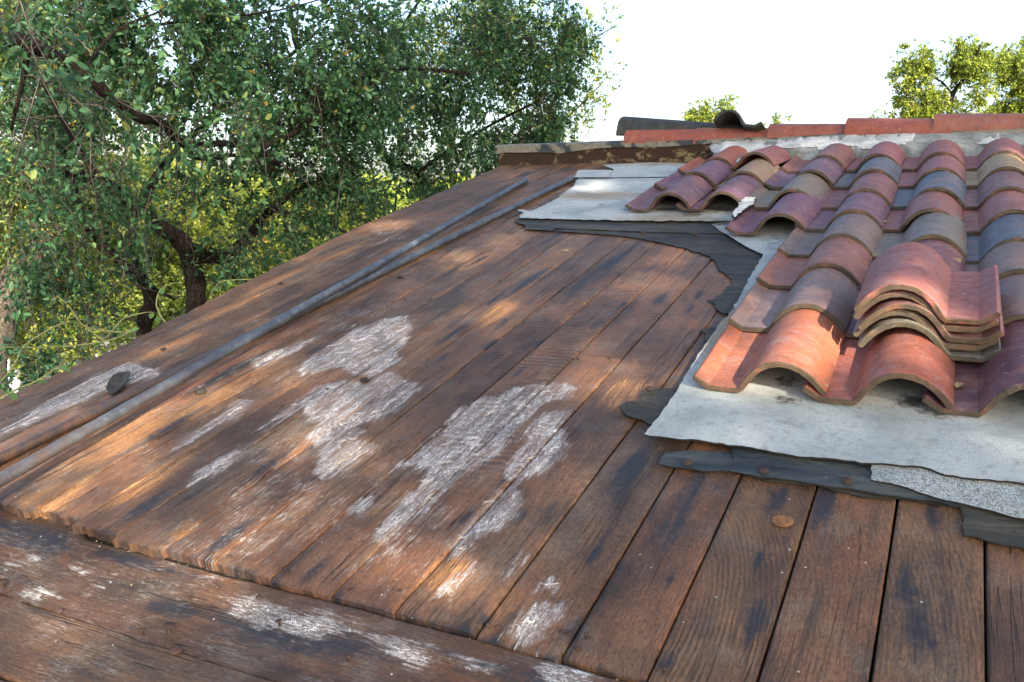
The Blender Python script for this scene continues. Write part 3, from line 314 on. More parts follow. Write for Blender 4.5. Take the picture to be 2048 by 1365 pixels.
def tube_vf(pts, rads, k=8, V=None, F=None, cap=True):
    V = [] if V is None else V; F = [] if F is None else F
    pts = [Vector(p) for p in pts]; n = len(pts); b0 = len(V); up = Vector((0.13, .21, 1)).normalized(); prev = None
    for i, p in enumerate(pts):
        t = (pts[min(i + 1, n - 1)] - pts[max(i - 1, 0)]).normalized()
        if prev is None:
            x = t.cross(up); x = x.normalized() if x.length > 1e-3 else Vector((1, 0, 0))
        else: x = (prev - t * prev.dot(t)).normalized()
        prev = x; y = t.cross(x)
        r = rads[i] if hasattr(rads, '__len__') else rads
        for j in range(k):
            a = 2 * math.pi * j / k; V.append(tuple(p + (x * math.cos(a) + y * math.sin(a)) * r))
    for i in range(n - 1):
        for j in range(k):
            F.append((b0 + i * k + j, b0 + i * k + (j + 1) % k, b0 + (i + 1) * k + (j + 1) % k, b0 + (i + 1) * k + j))
    if cap:
        F.append(tuple(b0 + j for j in range(k))[::-1]); F.append(tuple(b0 + (n - 1) * k + j for j in range(k)))
    return V, F
def n3(x, y, z=0.): return mnoise.noise(Vector((x, y, z)))
def sd_poly(p, poly):
    q = np.array(poly); n = len(q); d = np.full(len(p), 1e9); ins = np.zeros(len(p), bool)
    for i in range(n):
        a, b = q[i], q[(i + 1) % n]; e = b - a; w = p - a
        t = np.clip((w @ e) / max(e @ e, 1e-12), 0, 1); d = np.minimum(d, np.hypot(*(w - t[:, None] * e).T))
        c = (a[1] > p[:, 1]) != (b[1] > p[:, 1])
        with np.errstate(divide='ignore', invalid='ignore'):
            xi = (b[0] - a[0]) * (p[:, 1] - a[1]) / (b[1] - a[1]) + a[0]
        ins ^= c & (p[:, 0] < xi)
    return np.where(ins, d, -d)
def gsum(p, L, aniso=True):
    o = np.zeros(len(p))
    for u, v, a, b in L: o = np.maximum(o, np.exp(-(((p[:, 0] - u) / a) ** 2 + ((p[:, 1] - v) / b) ** 2) * 1.2))
    return o
def set_col(me, name, arr):
    at = me.color_attributes.new(name, 'FLOAT_COLOR', 'POINT')
    a = np.ones((len(arr), 4), np.float32); a[:, :arr.shape[1]] = arr; at.data.foreach_set('color', a.ravel())

# ---------------------------------------------------------------- house and its roof (roof coordinates: u along ridge, v upslope, w out of the roof)
house = empty('house'); house.matrix_world = ROOF
tagged(house, 'old house with its weathered plank roof deck half stripped of red clay tiles', 'house')

def wear_of(p, eave=False):
    m = np.zeros(len(p))
    for poly in (MOLD_EAVE if eave else MOLD): m = np.maximum(m, np.clip(.5 + sd_poly(p, poly) / .06, 0, 1))
    dark = np.zeros(len(p)) if eave else gsum(p, DARK); rot_sun = gsum(p, ROT_SUN)
    hz = np.zeros(len(p))
    for u, v, r in HAZE: hz = np.maximum(hz, np.exp(-((p[:, 0] - u) ** 2 + (p[:, 1] - v) ** 2) / (r * r)))
    left = np.clip((-1.0 - p[:, 0]) / .8, 0, 1) * .5
    if eave:
        left = np.clip(.75 - (p[:, 0] + 1.) * .6, .2, .8)
        dark = np.maximum(dark, gsum(p, [(-1.35, .86, .25, .03), (-.9, .80, .3, .05), (-1.2, .78, .1, .03), (-1.7, .85, .2, .06), (-.3, .84, .4, .03), (-1.1, .5, .4, .05), (-.6, .62, .3, .04)]))
    return np.stack([m, dark, rot_sun], 1), hz, left

def plank(u0, u1, v0, v1, dv=.016, w0=0., thick=.0225, ragged=.0045, rag_u0=None, taper=None, idx=0, nu=13):
    us = [0, .0022, .007] ; us += [.007 + (u1 - u0 - .014) * (i + 1) / nu for i in range(nu)] + [u1 - u0 - .0022, u1 - u0]
    drop = [-.0035, -.0008] + [0] * (len(us) - 4) + [-.0008, -.0035]
    rows = max(2, int((v1 - v0) / dv)); V = []; s = idx * 7.31; lift = .0012 * n3(s, 3.); tw = .0018 * n3(s, 9.)
    for j in range(rows + 1):
        v = v0 + (v1 - v0) * j / rows
        for i, x in enumerate(us):
            u = u0 + x + .0012 * n3(v * 3., s, i * .01) * (1 if i < 3 or i > len(us) - 4 else 0)
            if rag_u0 and x < .08: u += rag_u0(v) * (1 - x / .08)
            if taper: u += taper(v) * (1 - x / (u1 - u0))
            roughz = .0011 * n3(u * 45, v * 2.2, s) + .0006 * n3(u * 120, v * 8, s)
            k = 1.
            if u < -1.0: k = 1. + 2.6 * min(1., (-1. - u) / .9)
            w = w0 + lift + tw * (x / (u1 - u0) - .5) + drop[i] + roughz * k
            vv = v
            if j == 0: vv = v + ragged * (.7 * n3(u * 40, s) + .7 * n3(u * 170, s) + .6 * n3(u * 420, s)) * (1. + max(0, -1. - u) * 1.3)
            if j == 0: w -= .003
            V.append((u, vv, w))
    n = len(us); F = [(j * n + i, j * n + i + 1, (j + 1) * n + i + 1, (j + 1) * n + i) for j in range(rows) for i in range(n - 1)]
    top = len(V); lowr = [j * n for j in range(rows + 1)]; upr = [j * n + n - 1 for j in range(rows + 1)]
    ring = [i for i in range(n)] + upr[1:] + [rows * n + i for i in range(n - 2, -1, -1)] + lowr[::-1][1:-1]
    b = len(V)
    for q in ring: V.append((V[q][0], V[q][1] + (.002 * n3(V[q][0] * 90, s) if q < n else 0), w0 - thick))
    m = len(ring)
    for i in range(m): F.append((ring[i], b + i, b + (i + 1) % m, ring[(i + 1) % m]))
    me = mesh('roof_plank', V, F, True, 40)
    p = np.array(V)[:, :2]; w3, hz, left = wear_of(p); w3[:, 1] = np.maximum(w3[:, 1], .72 * np.exp(-((p[:, 1] - v0) / .014) ** 2)); s2 = np.zeros(len(p))
    saws = [(-1.195, -1.052, 1.7, 3.0), (-1.052, -.913, 1.3, 3.0), (-.913, -.779, 1.9, 3.2), (-1.052, -.779, 1.2, 1.75), (-.34, -.05, 1., 1.5)]
    for a, c, e, g in saws[:1] + saws[1:2] + saws[3:4]:
        if u0 >= a - .02 and u1 <= c + .02: s2 = np.maximum(s2, np.clip(np.minimum(p[:, 1] - e, g - p[:, 1]) / .2, 0, 1))
    if abs(u0 - (-.913)) < .01 or abs(u0 - (-.779)) < .01: s2 = np.maximum(s2, gsum(p, [(-.8, 2.3, .03, .08), (-.77, 2.6, .03, .08)]))
    arc = np.full(len(p), 1. if abs(u0 + .341) < .01 else (.35 if abs(u0 + .197) < .01 else (.5 if abs(u0 + .055) < .01 else 0.)))
    set_col(me, 'wear', w3); set_col(me, 'marks', np.stack([s2, arc, np.clip(hz + left * .7, 0, 1)], 1))
    return link('roof_plank', me, house, M_WOOD)

JO = [-2.18, -2.04, -1.90, -1.75, -1.61, -1.47, -1.33, -1.195, -1.052, -.913, -.779, -.622, -.475, -.341, -.197, -.055, .085, .226, .367, .51, .652, .795, .937, 1.08, 1.22, 1.36, 1.50]
def edge_u(v):
    pts = [(.8, -2.44), (1.29, -2.48), (1.73, -2.475), (2.35, -2.56), (3.24, -2.655), (4.9, -2.66)]
    for (a, b), (c, d) in zip(pts, pts[1:]):
        if v <= c: return b + (d - b) * max(0, v - a) / (c - a)
    return -2.66
RIDGE_V = 4.885
rnd.seed(4)
plank(-2.32, -2.18, .93, RIDGE_V, idx=101)
def rag(v): return edge_u(v) + 2.47 + .012 * n3(v * 9, 4.) + .010 * n3(v * 31, 8.) - .003
plank(-2.47, -2.32, .95, RIDGE_V, idx=102, rag_u0=rag, taper=lambda v: 0)
for i, (a, b) in enumerate(zip(JO, JO[1:])):
    v0 = .886 + rnd.uniform(-.004, .006)
    if a < -1.55: v0 += [.006, .016, .010, .018, .004, .0, .012][i % 7]
    g = rnd.uniform(.0012, .0024)
    if abs(a + .913) < .001:
        plank(a + g, b - g, v0, 1.988, idx=i); plank(a + g, b - g, 1.994, RIDGE_V, idx=i + 60, ragged=.001)
    elif a < -1.5 and i % 2 == 0:
        vb = 3.3 + rnd.random() * .6; plank(a + g, b - g, v0, vb - .002, idx=i); plank(a + g, b - g, vb + .002, RIDGE_V, idx=i + 60, ragged=.001)
    elif a > .3: plank(a + g, b - g, v0, RIDGE_V, dv=.06, idx=i, nu=3)
    else: plank(a + g, b - g, v0, RIDGE_V, dv=.014 if a < 0.2 else .03, idx=i)
# dark sheathing beneath the joints
v, f = box_vf(-2.42, 1.50, .8865, 4.95, -.07, -.034); link('underlay', mesh('underlay', v, f), house, M_DARK)

def eave_w(u):
    t = min(1, max(0, (-.75 - u) / .75)); return -.0045 - .019 * t * t * (3 - 2 * t)
def eave_board(v0, v1, u0, u1, idx, wtop=-.0235, thick=.03, split=None):
    nv = 11; vs_ = [0, .0025, .008] + [.008 + (v1 - v0 - .016) * (i + 1) / nv for i in range(nv)] + [v1 - v0 - .0025, v1 - v0]
    drop = [-.006, -.002] + [0] * (len(vs_) - 4) + [-.002, -.006]
    du = .014; cols = int((u1 - u0) / du); V = []; s = idx * 5.1
    for j in range(cols + 1):
        u = u0 + (u1 - u0) * j / cols
        for i, y in enumerate(vs_):
            vv = v0 + y * (1 + (.064 / (v1 - v0) * min(1, max(0, (-1.56 - u) / .12)) if split else 0)) + (.003 * n3(u * 2.2, s, i * .01) + .0015 * n3(u * 14, s)) * (1 if 0 < i < len(vs_) - 1 else 1)
            k = 1.4 + 1.8 * min(1, max(0, (-.2 - u)))
            w = eave_w(u) + drop[i] + (.0012 * n3(u * 2., vv * 45, s) + .0007 * n3(u * 9, vv * 130, s)) * k
            if split:   # torn upper layer: a ragged step running along the board
                line = split + .012 * n3(u * 3.1, 2.) + .006 * n3(u * 15, 5.)
                w -= .007 / (1 + math.exp(-(line - vv) / .0022)) * min(1, max(0, (-.35 - u) / .3))
            V.append((u, vv, w))
    n = len(vs_); F = [(j * n + i, (j + 1) * n + i, (j + 1) * n + i + 1, j * n + i + 1) for j in range(cols) for i in range(n - 1)]
    ring = [i for i in range(n)] + [j * n + n - 1 for j in range(1, cols + 1)] + [cols * n + i for i in range(n - 2, -1, -1)] + [j * n for j in range(cols - 1, 0, -1)]
    b = len(V)
    for q in ring: V.append((V[q][0], V[q][1], eave_w(V[q][0]) - thick))
    m = len(ring)
    for i in range(m): F.append((ring[i], ring[(i + 1) % m], b + (i + 1) % m, b + i))
    me = mesh('eave_board', V, F, True, 40); p = np.array(V)[:, :2]; w3, hz, left = wear_of(p, True)
    w3[:, 2] *= .5
    set_col(me, 'wear', w3); set_col(me, 'marks', np.stack([hz * 0, hz * 0, np.clip(hz * .6 + left * .45, 0, 1)], 1))
    return link('eave_board', me, house, M_EAVE)
for k, (a, b, sp) in enumerate([(.700, .884, .818), (.553, .696, None), (.408, .548, None), (.262, .403, None), (.118, .257, None)]):
    eave_board(a, b, -2.46, 1.5, k, split=sp)
v, f = box_vf(-2.40, 1.48, .13, .886, -.09, -.056); link('underlay', mesh('underlay_eave', v, f), house, M_DARK)
v, f = box_vf(-2.46, 1.50, .095, .115, -.20, -.03); link('fascia_board', mesh('fascia', v, f), house, M_RBOARD)

# walls and far slope so that the building stands
inv = ROOF.inverted()
def wpart(name, verts, faces, mat): return link(name, mesh(name, [inv @ Vector(p) for p in verts], faces), house, mat)
GZ = -2.45
rz = 4.9 * math.sin(TH)
v, f = box_vf(-2.2, 1.3, .75, 8.9, GZ, .02); wpart('wall', v, f, M_WALL)
v = [(-2.2, .75, .02), (-2.2, 8.9, .02), (-2.2, 4.8, rz - .09), (1.3, .75, .02), (1.3, 8.9, .02), (1.3, 4.8, rz - .09)]
wpart('gable_wall', v, [(0, 1, 2), (3, 5, 4), (0, 2, 5, 3), (1, 4, 5, 2), (0, 3, 4, 1)], M_WALL)
a = Vector((0, 4.86, rz - .02)); b = Vector((0, 9.4, .02))
v = [(-2.66, a.y, a.z), (1.5, a.y, a.z), (1.5, b.y, b.z), (-2.66, b.y, b.z), (-2.66, a.y, a.z - .06), (1.5, a.y, a.z - .06), (1.5, b.y, b.z - .06), (-2.66, b.y, b.z - .06)]
wpart('rear_roof_slope', v, [(0, 1, 2, 3), (7, 6, 5, 4), (0, 4, 5, 1), (1, 5, 6, 2), (2, 6, 7, 3), (3, 7, 4, 0)], M_FD)

# ---------------------------------------------------------------- felt
def sheet(name, poly, w, thick=.003, amp=.002, rag=.004, step=.012, grid=.035, mat=None, label=None, grime=None, parent=house, curl=0., seed=0., part=None):
    out = []; n = len(poly)
    for i in range(n):
        a = Vector(poly[i]); b = Vector(poly[(i + 1) % n]); L = (b - a).length; k = max(1, int(L / step)); nn = Vector((-(b - a).y, (b - a).x)).normalized()
        for j in range(k):
            t = j / k; p = a.lerp(b, t); d = rag * (1.2 * n3(p.x * 28 + seed, p.y * 28, 1) + .7 * n3(p.x * 85, p.y * 85, seed) + .45 * n3(p.x * 230, p.y * 230, 2))
            fade = 1 if (L < 1.2) else .6
            out.append(p + nn * d * fade)
    nb = len(out); xs = [p.x for p in out]; ys = [p.y for p in out]; P = np.array([(p.x, p.y) for p in out]); G = []
    gx = np.arange(min(xs), max(xs), grid); gy = np.arange(min(ys), max(ys), grid)
    if len(gx) * len(gy):
        g = np.array([(x + .3 * grid * n3(x * 50, y * 50), y + .3 * grid * n3(y * 50, x * 50, 4)) for x in gx for y in gy]); sd = sd_poly(g, P); G = [Vector(q) for q in g[sd > grid * .4]]
    vts, eds, fcs, *_ = geometry.delaunay_2d_cdt(out + G, [(i, (i + 1) % nb) for i in range(nb)], [list(range(nb))], 1, 1e-6)
    pp = np.array([tuple(q) for q in vts]); sd = sd_poly(pp, P)
    z = [w + amp * (n3(q[0] * 7 + seed, q[1] * 7) + .4 * n3(q[0] * 25, q[1] * 25, seed)) + curl * math.exp(-max(0, s) / .02) * (.5 + .5 * n3(q[0] * 9, q[1] * 9, 7)) for q, s in zip(pp, sd)]
    V = [(q[0], q[1], h) for q, h in zip(pp, z)] + [(q[0], q[1], h - thick) for q, h in zip(pp, z)]; m = len(pp); F = []
    cnt = {}
    for t in fcs:
        t = list(t)
        ar = sum(pp[t[i]][0] * pp[t[(i + 1) % len(t)]][1] - pp[t[(i + 1) % len(t)]][0] * pp[t[i]][1] for i in range(len(t)))
        if ar < 0: t.reverse()
        F.append(tuple(t)); F.append(tuple(q + m for q in t[::-1]))
        for i in range(len(t)): cnt[(t[i], t[(i + 1) % len(t)])] = 1
    mi = [0] * len(F)
    for (i, j) in cnt:
        if (j, i) not in cnt: F.append((i, i + m, j + m, j)); mi.append(1)
    me = mesh(name, V, F, True, 50); o = link(name, me, parent, [mat, M_EDGE]); me.polygons.foreach_set('material_index', mi)
    g = np.zeros((len(V), 3))
    if grime:
        q = np.array(V)[:, :2]; g[:, 0] = gsum(q, grime[0]); g[:, 1] = gsum(q, grime[1]) if len(grime) > 1 else 0
    set_col(me, 'wear', g)
    if label: o['label'] = label
    return o
LG = [[(-.33, 1.90, .035, .05), (-.31, 1.80, .05, .025), (-.05, 1.86, .05, .05), (.0, 1.80, .05, .02), (-.42, 2.05, .1, .1), (-.15, 2.0, .1, .08), (.2, 1.9, .06, .05), (.1, 1.52, .10, .012), (-.33, 1.74, .02, .012), (-.26, 1.72, .05, .006), (-.80, 2.95, .06, .07), (-.66, 2.4, .03, .2), (-.60, 2.2, .02, .2), (-.70, 2.75, .05, .12), (.05, 1.50, .04, .006), (-.84, 3.3, .06, .05)], [(-.5, 2.2, .2, .4)]]
UG = [[(-1.15, 3.62, .10, .05), (-1.02, 3.52, .08, .04), (-.95, 3.62, .15, .10), (-1.34, 3.62, .05, .03), (-1.28, 3.36, .05, .015), (-.85, 3.4, .08, .05), (-1.9, 3.55, .02, .01), (-1.75, 3.6, .02, .01), (-1.6, 3.56, .02, .01), (-2.0, 3.5, .02, .01), (-1.5, 3.7, .03, .02), (-1.8, 4.0, .015, .01)], [(-1.1, 3.45, .4, .10), (-1.6, 3.9, .35, .15), (-1.0, 3.3, .3, .06)]]
F_ = FELT
sheet('roofing_felt', F_['curve_dark'], .0065, .0025, .0010, .007, mat=M_FE, seed=3, label='blackened curved felt with torn edge beside the tiles')
sheet('roofing_felt', F_['upper_strip'], .0105, .0025, .0010, .003, mat=M_FD, seed=5, label='dark grey felt strip below the pale upper felt')
sheet('roofing_felt', F_['wedge_light'], .0150, .003, .0008, .003, mat=M_FL, seed=7, grime=UG, label='pale wedge of mineral felt between the two tiled areas')
sheet('roofing_felt', F_['upper_light'], .0195, .003, .0010, .011, mat=M_FL, seed=9, grime=UG, grid=.03, label='pale upper mineral felt with a torn left edge')
sheet('roofing_felt', F_['upper_flap'], .0245, .003, .0010, .003, mat=M_FL, seed=11, grime=[[(-1.7, 4.8, .2, .03)], [(-1.5, 4.7, .4, .1)]], label='pale felt strip along the foot of the ridge board')
sheet('roofing_felt', F_['upper_flap_b'], .0285, .0025, .0010, .003, mat=M_FL, seed=12, label='small pale felt flap at the top left corner')
sheet('roofing_felt', F_['lower_under'], .0055, .002, .0007, .004, mat=M_FE, seed=13, label='blackened lowest felt layer showing as a thin torn lip')
sheet('roofing_felt', F_['lower_strip_blue'], .0075, .0025, .0010, .004, mat=M_FB, seed=15, curl=.002, label='short bluish black felt strip with a nail in it')
sheet('roofing_felt', F_['lower_strip'], .0105, .0025, .0010, .004, mat=M_FB, seed=17, label='slate grey felt strip under the pale lower felt')
sheet('roofing_felt', F_['lower_scrap'], .0085, .0025, .0010, .004, mat=M_FD, seed=19, label='dark green grey felt piece at the lower right')
sheet('roofing_felt', F_['lower_coarse'], .0145, .0035, .0012, .004, mat=M_FC, seed=21, label='coarse speckled mineral felt strip under the pale lower felt')
sheet('roofing_felt', F_['lower_light'], .0205, .004, .0018, .004, mat=M_FL, seed=23, grime=LG, grid=.026, curl=.002, label='large pale mineral felt sheet under the front tiles')
sheet('roofing_felt', F_['left_scrap'], .0075, .003, .0012, .004, mat=M_FE, seed=25, curl=.003, label='torn black felt tongue left of the pale felt corner')
sheet('roofing_felt', F_['notch_scrap'], .0065, .002, .001, .003, mat=M_FE, seed=27)

# ---------------------------------------------------------------- clay tiles
PROF = [(x * .965, y) for x, y in [(-.037, .0225), (-.019, .0110), (0, 0), (.035, -.0003), (.069, 0), (.078, .007), (.088, .0215), (.101, .0405), (.118, .0575), (.140, .0700), (.166, .0755), (.192, .0728), (.216, .0630), (.236, .0485), (.253, .0310), (.267, .0130)]]
TL = .42
def tile_mesh(seed, chip=1., length=TL):
    t = .0145; P = [Vector(p) for p in PROF]; n = len(P); top = []; bot = []
    for i, p in enumerate(P):
        tan = (P[min(i + 1, n - 1)] - P[max(i - 1, 0)]).normalized(); nn = Vector((-tan.y, tan.x))
        top.append(p + nn * (t * .5)); bot.append(p - nn * (t * .5))
    for q in (top, bot):
        for p in q: p.y += t * .5
    e0 = (P[0] - P[1]).normalized() * .004; e1 = (P[-1] - P[-2]).normalized() * .004
    ring = top + [P[-1] + Vector((0, t * .5)) + e1] + bot[::-1] + [P[0] + Vector((0, t * .5)) + e0]
    R = len(ring); ys = [0, .0025, .010, .05, .12, .22, .32, .40, length - .010, length - .0025, length]; V = []; F = []
    cx = sum(p.x for p in ring) / R; cy = .03
    for j, y in enumerate(ys):
        for i, p in enumerate(ring):
            end = j in (0, len(ys) - 1); q = p.copy()
            # bevel: pull the end rings toward the mid-surface
            if end:
                src = P[i] if i < n else (P[n - 1] if i == n else (P[2 * n - i] if i <= 2 * n else P[0]))
                q = q.lerp(src + Vector((0, t * .5)), .28)
            yy = y
            if j <= 1: yy += chip * (.0030 * n3(q.x * 45, q.y * 60, seed) + .0020 * n3(q.x * 150, q.y * 150, seed) + .010 * max(0, n3(q.x * 18, 3., seed * 1.7) - .42))
            if j == 0: yy = max(yy - .0015, -.006)
            if j >= len(ys) - 2: yy += chip * .003 * n3(q.x * 50, q.y * 40, seed + 5)
            z = q.y + .0010 * n3(q.x * 9, y * 9, seed) + .0003 * n3(q.x * 60, y * 60, seed)
            V.append((q.x + .0012 * n3(y * 6, seed), yy, z))
    for j in range(len(ys) - 1):
        for i in range(R): F.append((j * R + i, (j + 1) * R + i, (j + 1) * R + (i + 1) % R, j * R + (i + 1) % R))
    for base, flip in ((0, False), ((len(ys) - 1) * R, True)):   # end caps as a strip between top and bottom lines
        tp = [base + i for i in range(n)]; bt = [base + 2 * n - i for i in range(n)]
        L = [base + R - 1]; 
        q = (base + R - 1, tp[0], bt[0]); F.append(q if not flip else q[::-1])
        for i in range(n - 1):
            q = (tp[i], tp[i + 1], bt[i + 1], bt[i]); F.append(q if not flip else q[::-1])
        q = (tp[-1], base + n, bt[-1]); F.append(q if not flip else q[::-1])
    me = mesh('clay_tile', V, F, True, 24); me.materials.append(M_TILE); return me
TILES = [tile_mesh(s * 3.7 + 1, 1. + .5 * (s % 3)) for s in range(7)]
CC = dict(O=(.33, .095, .050), Q=(.30, .088, .055), R=(.27, .090, .076), P=(.150, .075, .100), G=(.19, .140, .110), B=(.095, .112, .138), T=(.32, .21, .115), U=(.19, .085, .080), V=(.125, .052, .066), K=(.17, .165, .14))
COLU = {'X': -1.285, 'Y': -1.049, 'Z': -.735, 'A': -.490, 'B': -.238, 'C': .006, 'D': .251, 'E': .497, 'F': .743}
COUR = [0, 1.803, 2.160, 2.520, 2.848, 3.190, 3.540, 3.915, 4.285]
CS = {'A': ' OGRGPUBR', 'B': ' QPVKRBRR', 'C': ' VGGBRUTR', 'Z': '     PGPR', 'Y': '      PTR', 'X': '      PPO', 'D': ' VGUGRPUR', 'E': ' RUPGBRUR', 'F': ' PGRUVGRU'}
UOFF = {'Z5': -.012, 'Z6': -.03, 'Z7': -.014, 'Y7': .0, 'Y8': -.02, 'X7': .012, 'X8': .02, 'A8': -.015, 'A7': -.006, 'B8': -.01, 'Z8': -.01, 'A5': .0, 'B4': .012, 'B3': .012, 'C1': .0}
rnd.seed(11); tile_i = 0
for cn in 'XYZABCDEF':
    for r in range(1, 9):
        ch = CS[cn][r]
        if ch == ' ': continue
        o = link('roof_tile', TILES[(tile_i * 3 + r) % 7], house); tile_i += 1
        first = r == {'X': 6, 'Y': 6, 'Z': 5}.get(cn, 1)
        h = .0225 if first else .0385
        if first and cn == 'Y': h = .028
        o.location = (COLU[cn] + UOFF.get(cn + str(r), 0) + rnd.uniform(-.003, .003), COUR[r] + rnd.uniform(-.008, .008), h + rnd.uniform(0, .003))
        o.rotation_euler = (-(h - .0215) / TL, 0, rnd.uniform(-.012, .012))
        if cn + str(r) == 'Y8': o.location.z += .03; o.location.y -= .03; o.rotation_euler = (-.10, .04, -.03)
        c = [q * rnd.uniform(.9, 1.1) for q in CC[ch]]; o.color = (*c, 1)
# loose stack
STK = [('bottom clay tile of the loose stack, mossy grey edge resting on the laid tiles', 'K'), ('second clay tile from the bottom of the loose stack, dusty grey valley', 'G'), ('middle clay tile of the loose stack, reddish brown broken left edge', 'U'), ('second clay tile from the top of the loose stack, dull brown edge', 'U'), ('top clay tile of the loose stack, rosy with an orange chipped front edge', 'R')]
for i, (lb, ch) in enumerate(STK):
    o = link('loose_roof_tile', TILES[(i * 2 + 1) % 7], None)
    dx = [.004, -.003, .004, -.002, -.004][i]; dy = [.0, .008, .002, .006, -.002][i]
    loc = Vector((.070 + dx, 2.012 + .385 + dy, (.053 + .0225 * i)))
    o.matrix_world = ROOF @ Matrix.Translation(loc) @ Matrix.Rotation(math.pi + [.008, -.006, .008, -.010, .0][i], 4, 'Z') @ Matrix.Rotation(.012 + [.0, .004, -.003, .004, .002][i], 4, 'X') @ Matrix.Rotation([.0, .004, -.004, .003, -.003][i], 4, 'Y') @ Matrix.Diagonal((1, .9, 1, 1))
    o.color = (*CC[ch], 1); tagged(o, lb, 'roof tile', 'loose clay tiles stacked on the tiled roof')

# ---------------------------------------------------------------- ridge
def barrel(L, r0, r1, h=.9, t=.012, seed=0., flat=.25):
    V = []; F = []; K = 14; ys = [0, .004, .03, L * .3, L * .6, L - .03, L - .004, L]
    for j, x in enumerate(ys):
        r = r0 + (r1 - r0) * x / L
        for side in (0, 1):
            for k in range(K + 1):
                a = math.pi * (k / K); rr = r - side * t
                px = -math.cos(a) * rr; pz = math.sin(a) * rr * h
                if pz > rr * (1 - flat): pz = rr * (1 - flat) + (pz - rr * (1 - flat)) * .6
                x2 = x + (.003 * n3(k * .8, seed, side) if j in (0, 1, 6, 7) else 0)
                V.append((x2, px, pz + .0008 * n3(x * 9, k, seed)))
    n = 2 * (K + 1)
    ring = list(range(K + 1)) + list(range(n - 1, K, -1))
    for j in range(len(ys) - 1):
        for i in range(n): a, b = ring[i], ring[(i + 1) % n]; F.append((j * n + a, j * n + b, (j + 1) * n + b, (j + 1) * n + a))
    for base, fl in ((0, 1), ((len(ys) - 1) * n, 0)):
        for k in range(K):
            q = (base + k, base + k + 1, base + K + 2 + k, base + K + 1 + k); F.append(q[::-1] if fl else q)
    return mesh('ridge_tile', V, F, True, 40)
RT = [(-1.81, .47, .118, (.27, .070, .040)), (-1.385, .54, .104, (.28, .074, .042)), (-.97, .47, .110, (.25, .070, .042)), (-.56, .46, .124, (.28, .074, .045)), (-.14, .50, .128, (.30, .10, .065)), (.32, .47, .095, (.30, .10, .06)), (.75, .47, .100, (.25, .070, .042)), (1.15, .40, .095, (.30, .10, .05))]
for i, (u, L, w, c) in enumerate(RT):
    L += .05
    o = link('ridge_tile', barrel(L, .092, .082, h=.84, seed=i * 2.3), house, M_RIDGE)
    o.location = (u, 4.965, w); o.rotation_euler = (0, .030, [0, .01, .03, -.025, .015, 0, 0, 0][i]); o.color = (*c, 1)
# dark loose tiles on the ridge
M_DKCLAY = simple('dark_shaded_clay', (.026, .029, .028), (.055, .056, .050), 24, .7, .002)
DT = TILES[3].copy(); DT.materials.clear(); DT.materials.append(M_DKCLAY)  # tilted tile near-black all over; its shaded underside put into the colour
o = link('broken_ridge_tile', barrel(.78, .116, .072, seed=31.), None, M_DKCLAY)
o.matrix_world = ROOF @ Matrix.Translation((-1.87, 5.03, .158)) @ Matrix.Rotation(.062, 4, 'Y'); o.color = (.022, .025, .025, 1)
tagged(o, 'blackish grey barrel tile lying over the left end of the ridge tiles', 'roof tile')
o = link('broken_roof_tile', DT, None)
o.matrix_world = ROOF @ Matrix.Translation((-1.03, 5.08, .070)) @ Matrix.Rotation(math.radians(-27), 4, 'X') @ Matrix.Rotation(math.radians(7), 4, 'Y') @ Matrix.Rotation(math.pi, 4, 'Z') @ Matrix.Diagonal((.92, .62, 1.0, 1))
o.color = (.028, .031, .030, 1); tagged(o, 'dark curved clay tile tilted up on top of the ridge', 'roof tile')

V = []; F = []
nx = 120
for side in (0, 1):
    for j, w in enumerate([-.01, .03, .06, .09, .118]):
        for i in range(nx + 1):
            u = -2.68 + 4.2 * i / nx
            V.append((u, RIDGE_V - .002 + side * .04 + .0015 * n3(u * 9, w * 30, side), w + (.004 * n3(u * 3, 1) if j == 4 else 0)))
st = nx + 1
for side in (0, 1):
    for j in range(4):
        for i in range(nx):
            q = (side * 5 * st + j * st + i, side * 5 * st + j * st + i + 1, side * 5 * st + (j + 1) * st + i + 1, side * 5 * st + (j + 1) * st + i); F.append(q if not side else q[::-1])
for i in range(nx): F.append((4 * st + i, 4 * st + i + 1, 9 * st + i + 1, 9 * st + i))
for j in range(4):
    F.append((j * st, (j + 1) * st, (5 + j + 1) * st, (5 + j) * st)); F.append((j * st + nx, (5 + j) * st + nx, (5 + j + 1) * st + nx, (j + 1) * st + nx))
link('ridge_board', mesh('ridge_board', V, F, True, 40), house, M_RBOARD)
V = []; F = []; nx = 160
for lay in (0, 1):
    t = -.003 * lay
    for i in range(nx + 1):
        u = -2.70 + 4.2 * i / nx; dip = .010 * n3(u * 2.3, 7.) + .004 * n3(u * 11, 3.) + .010 * math.exp(-((u + 2.2) / .12) ** 2)
        edge_w = .082 - dip + .018 * min(1, max(0, (u + 2.2) / .8))
        V += [(u, RIDGE_V - .014 - .006 * n3(u * 6, 2.) + t * -1, edge_w), (u, RIDGE_V - .010 - t, edge_w + .02), (u, RIDGE_V - .008 - t, .122 + t), (u, RIDGE_V + .02, .129 + t), (u, RIDGE_V + .10, .118 + t)]
for lay in (0, 1):
    b = lay * 5 * (nx + 1)
    for i in range(nx):
        for k in range(4):
            q = (b + i * 5 + k, b + (i + 1) * 5 + k, b + (i + 1) * 5 + k + 1, b + i * 5 + k + 1); F.append(q if lay == 0 else q[::-1])
b = 5 * (nx + 1)
for i in range(nx): F.append((i * 5, b + i * 5, b + (i + 1) * 5, (i + 1) * 5))
link('ridge_flashing', mesh('ridge_flashing', V, F, True, 50), house, M_FLASH)

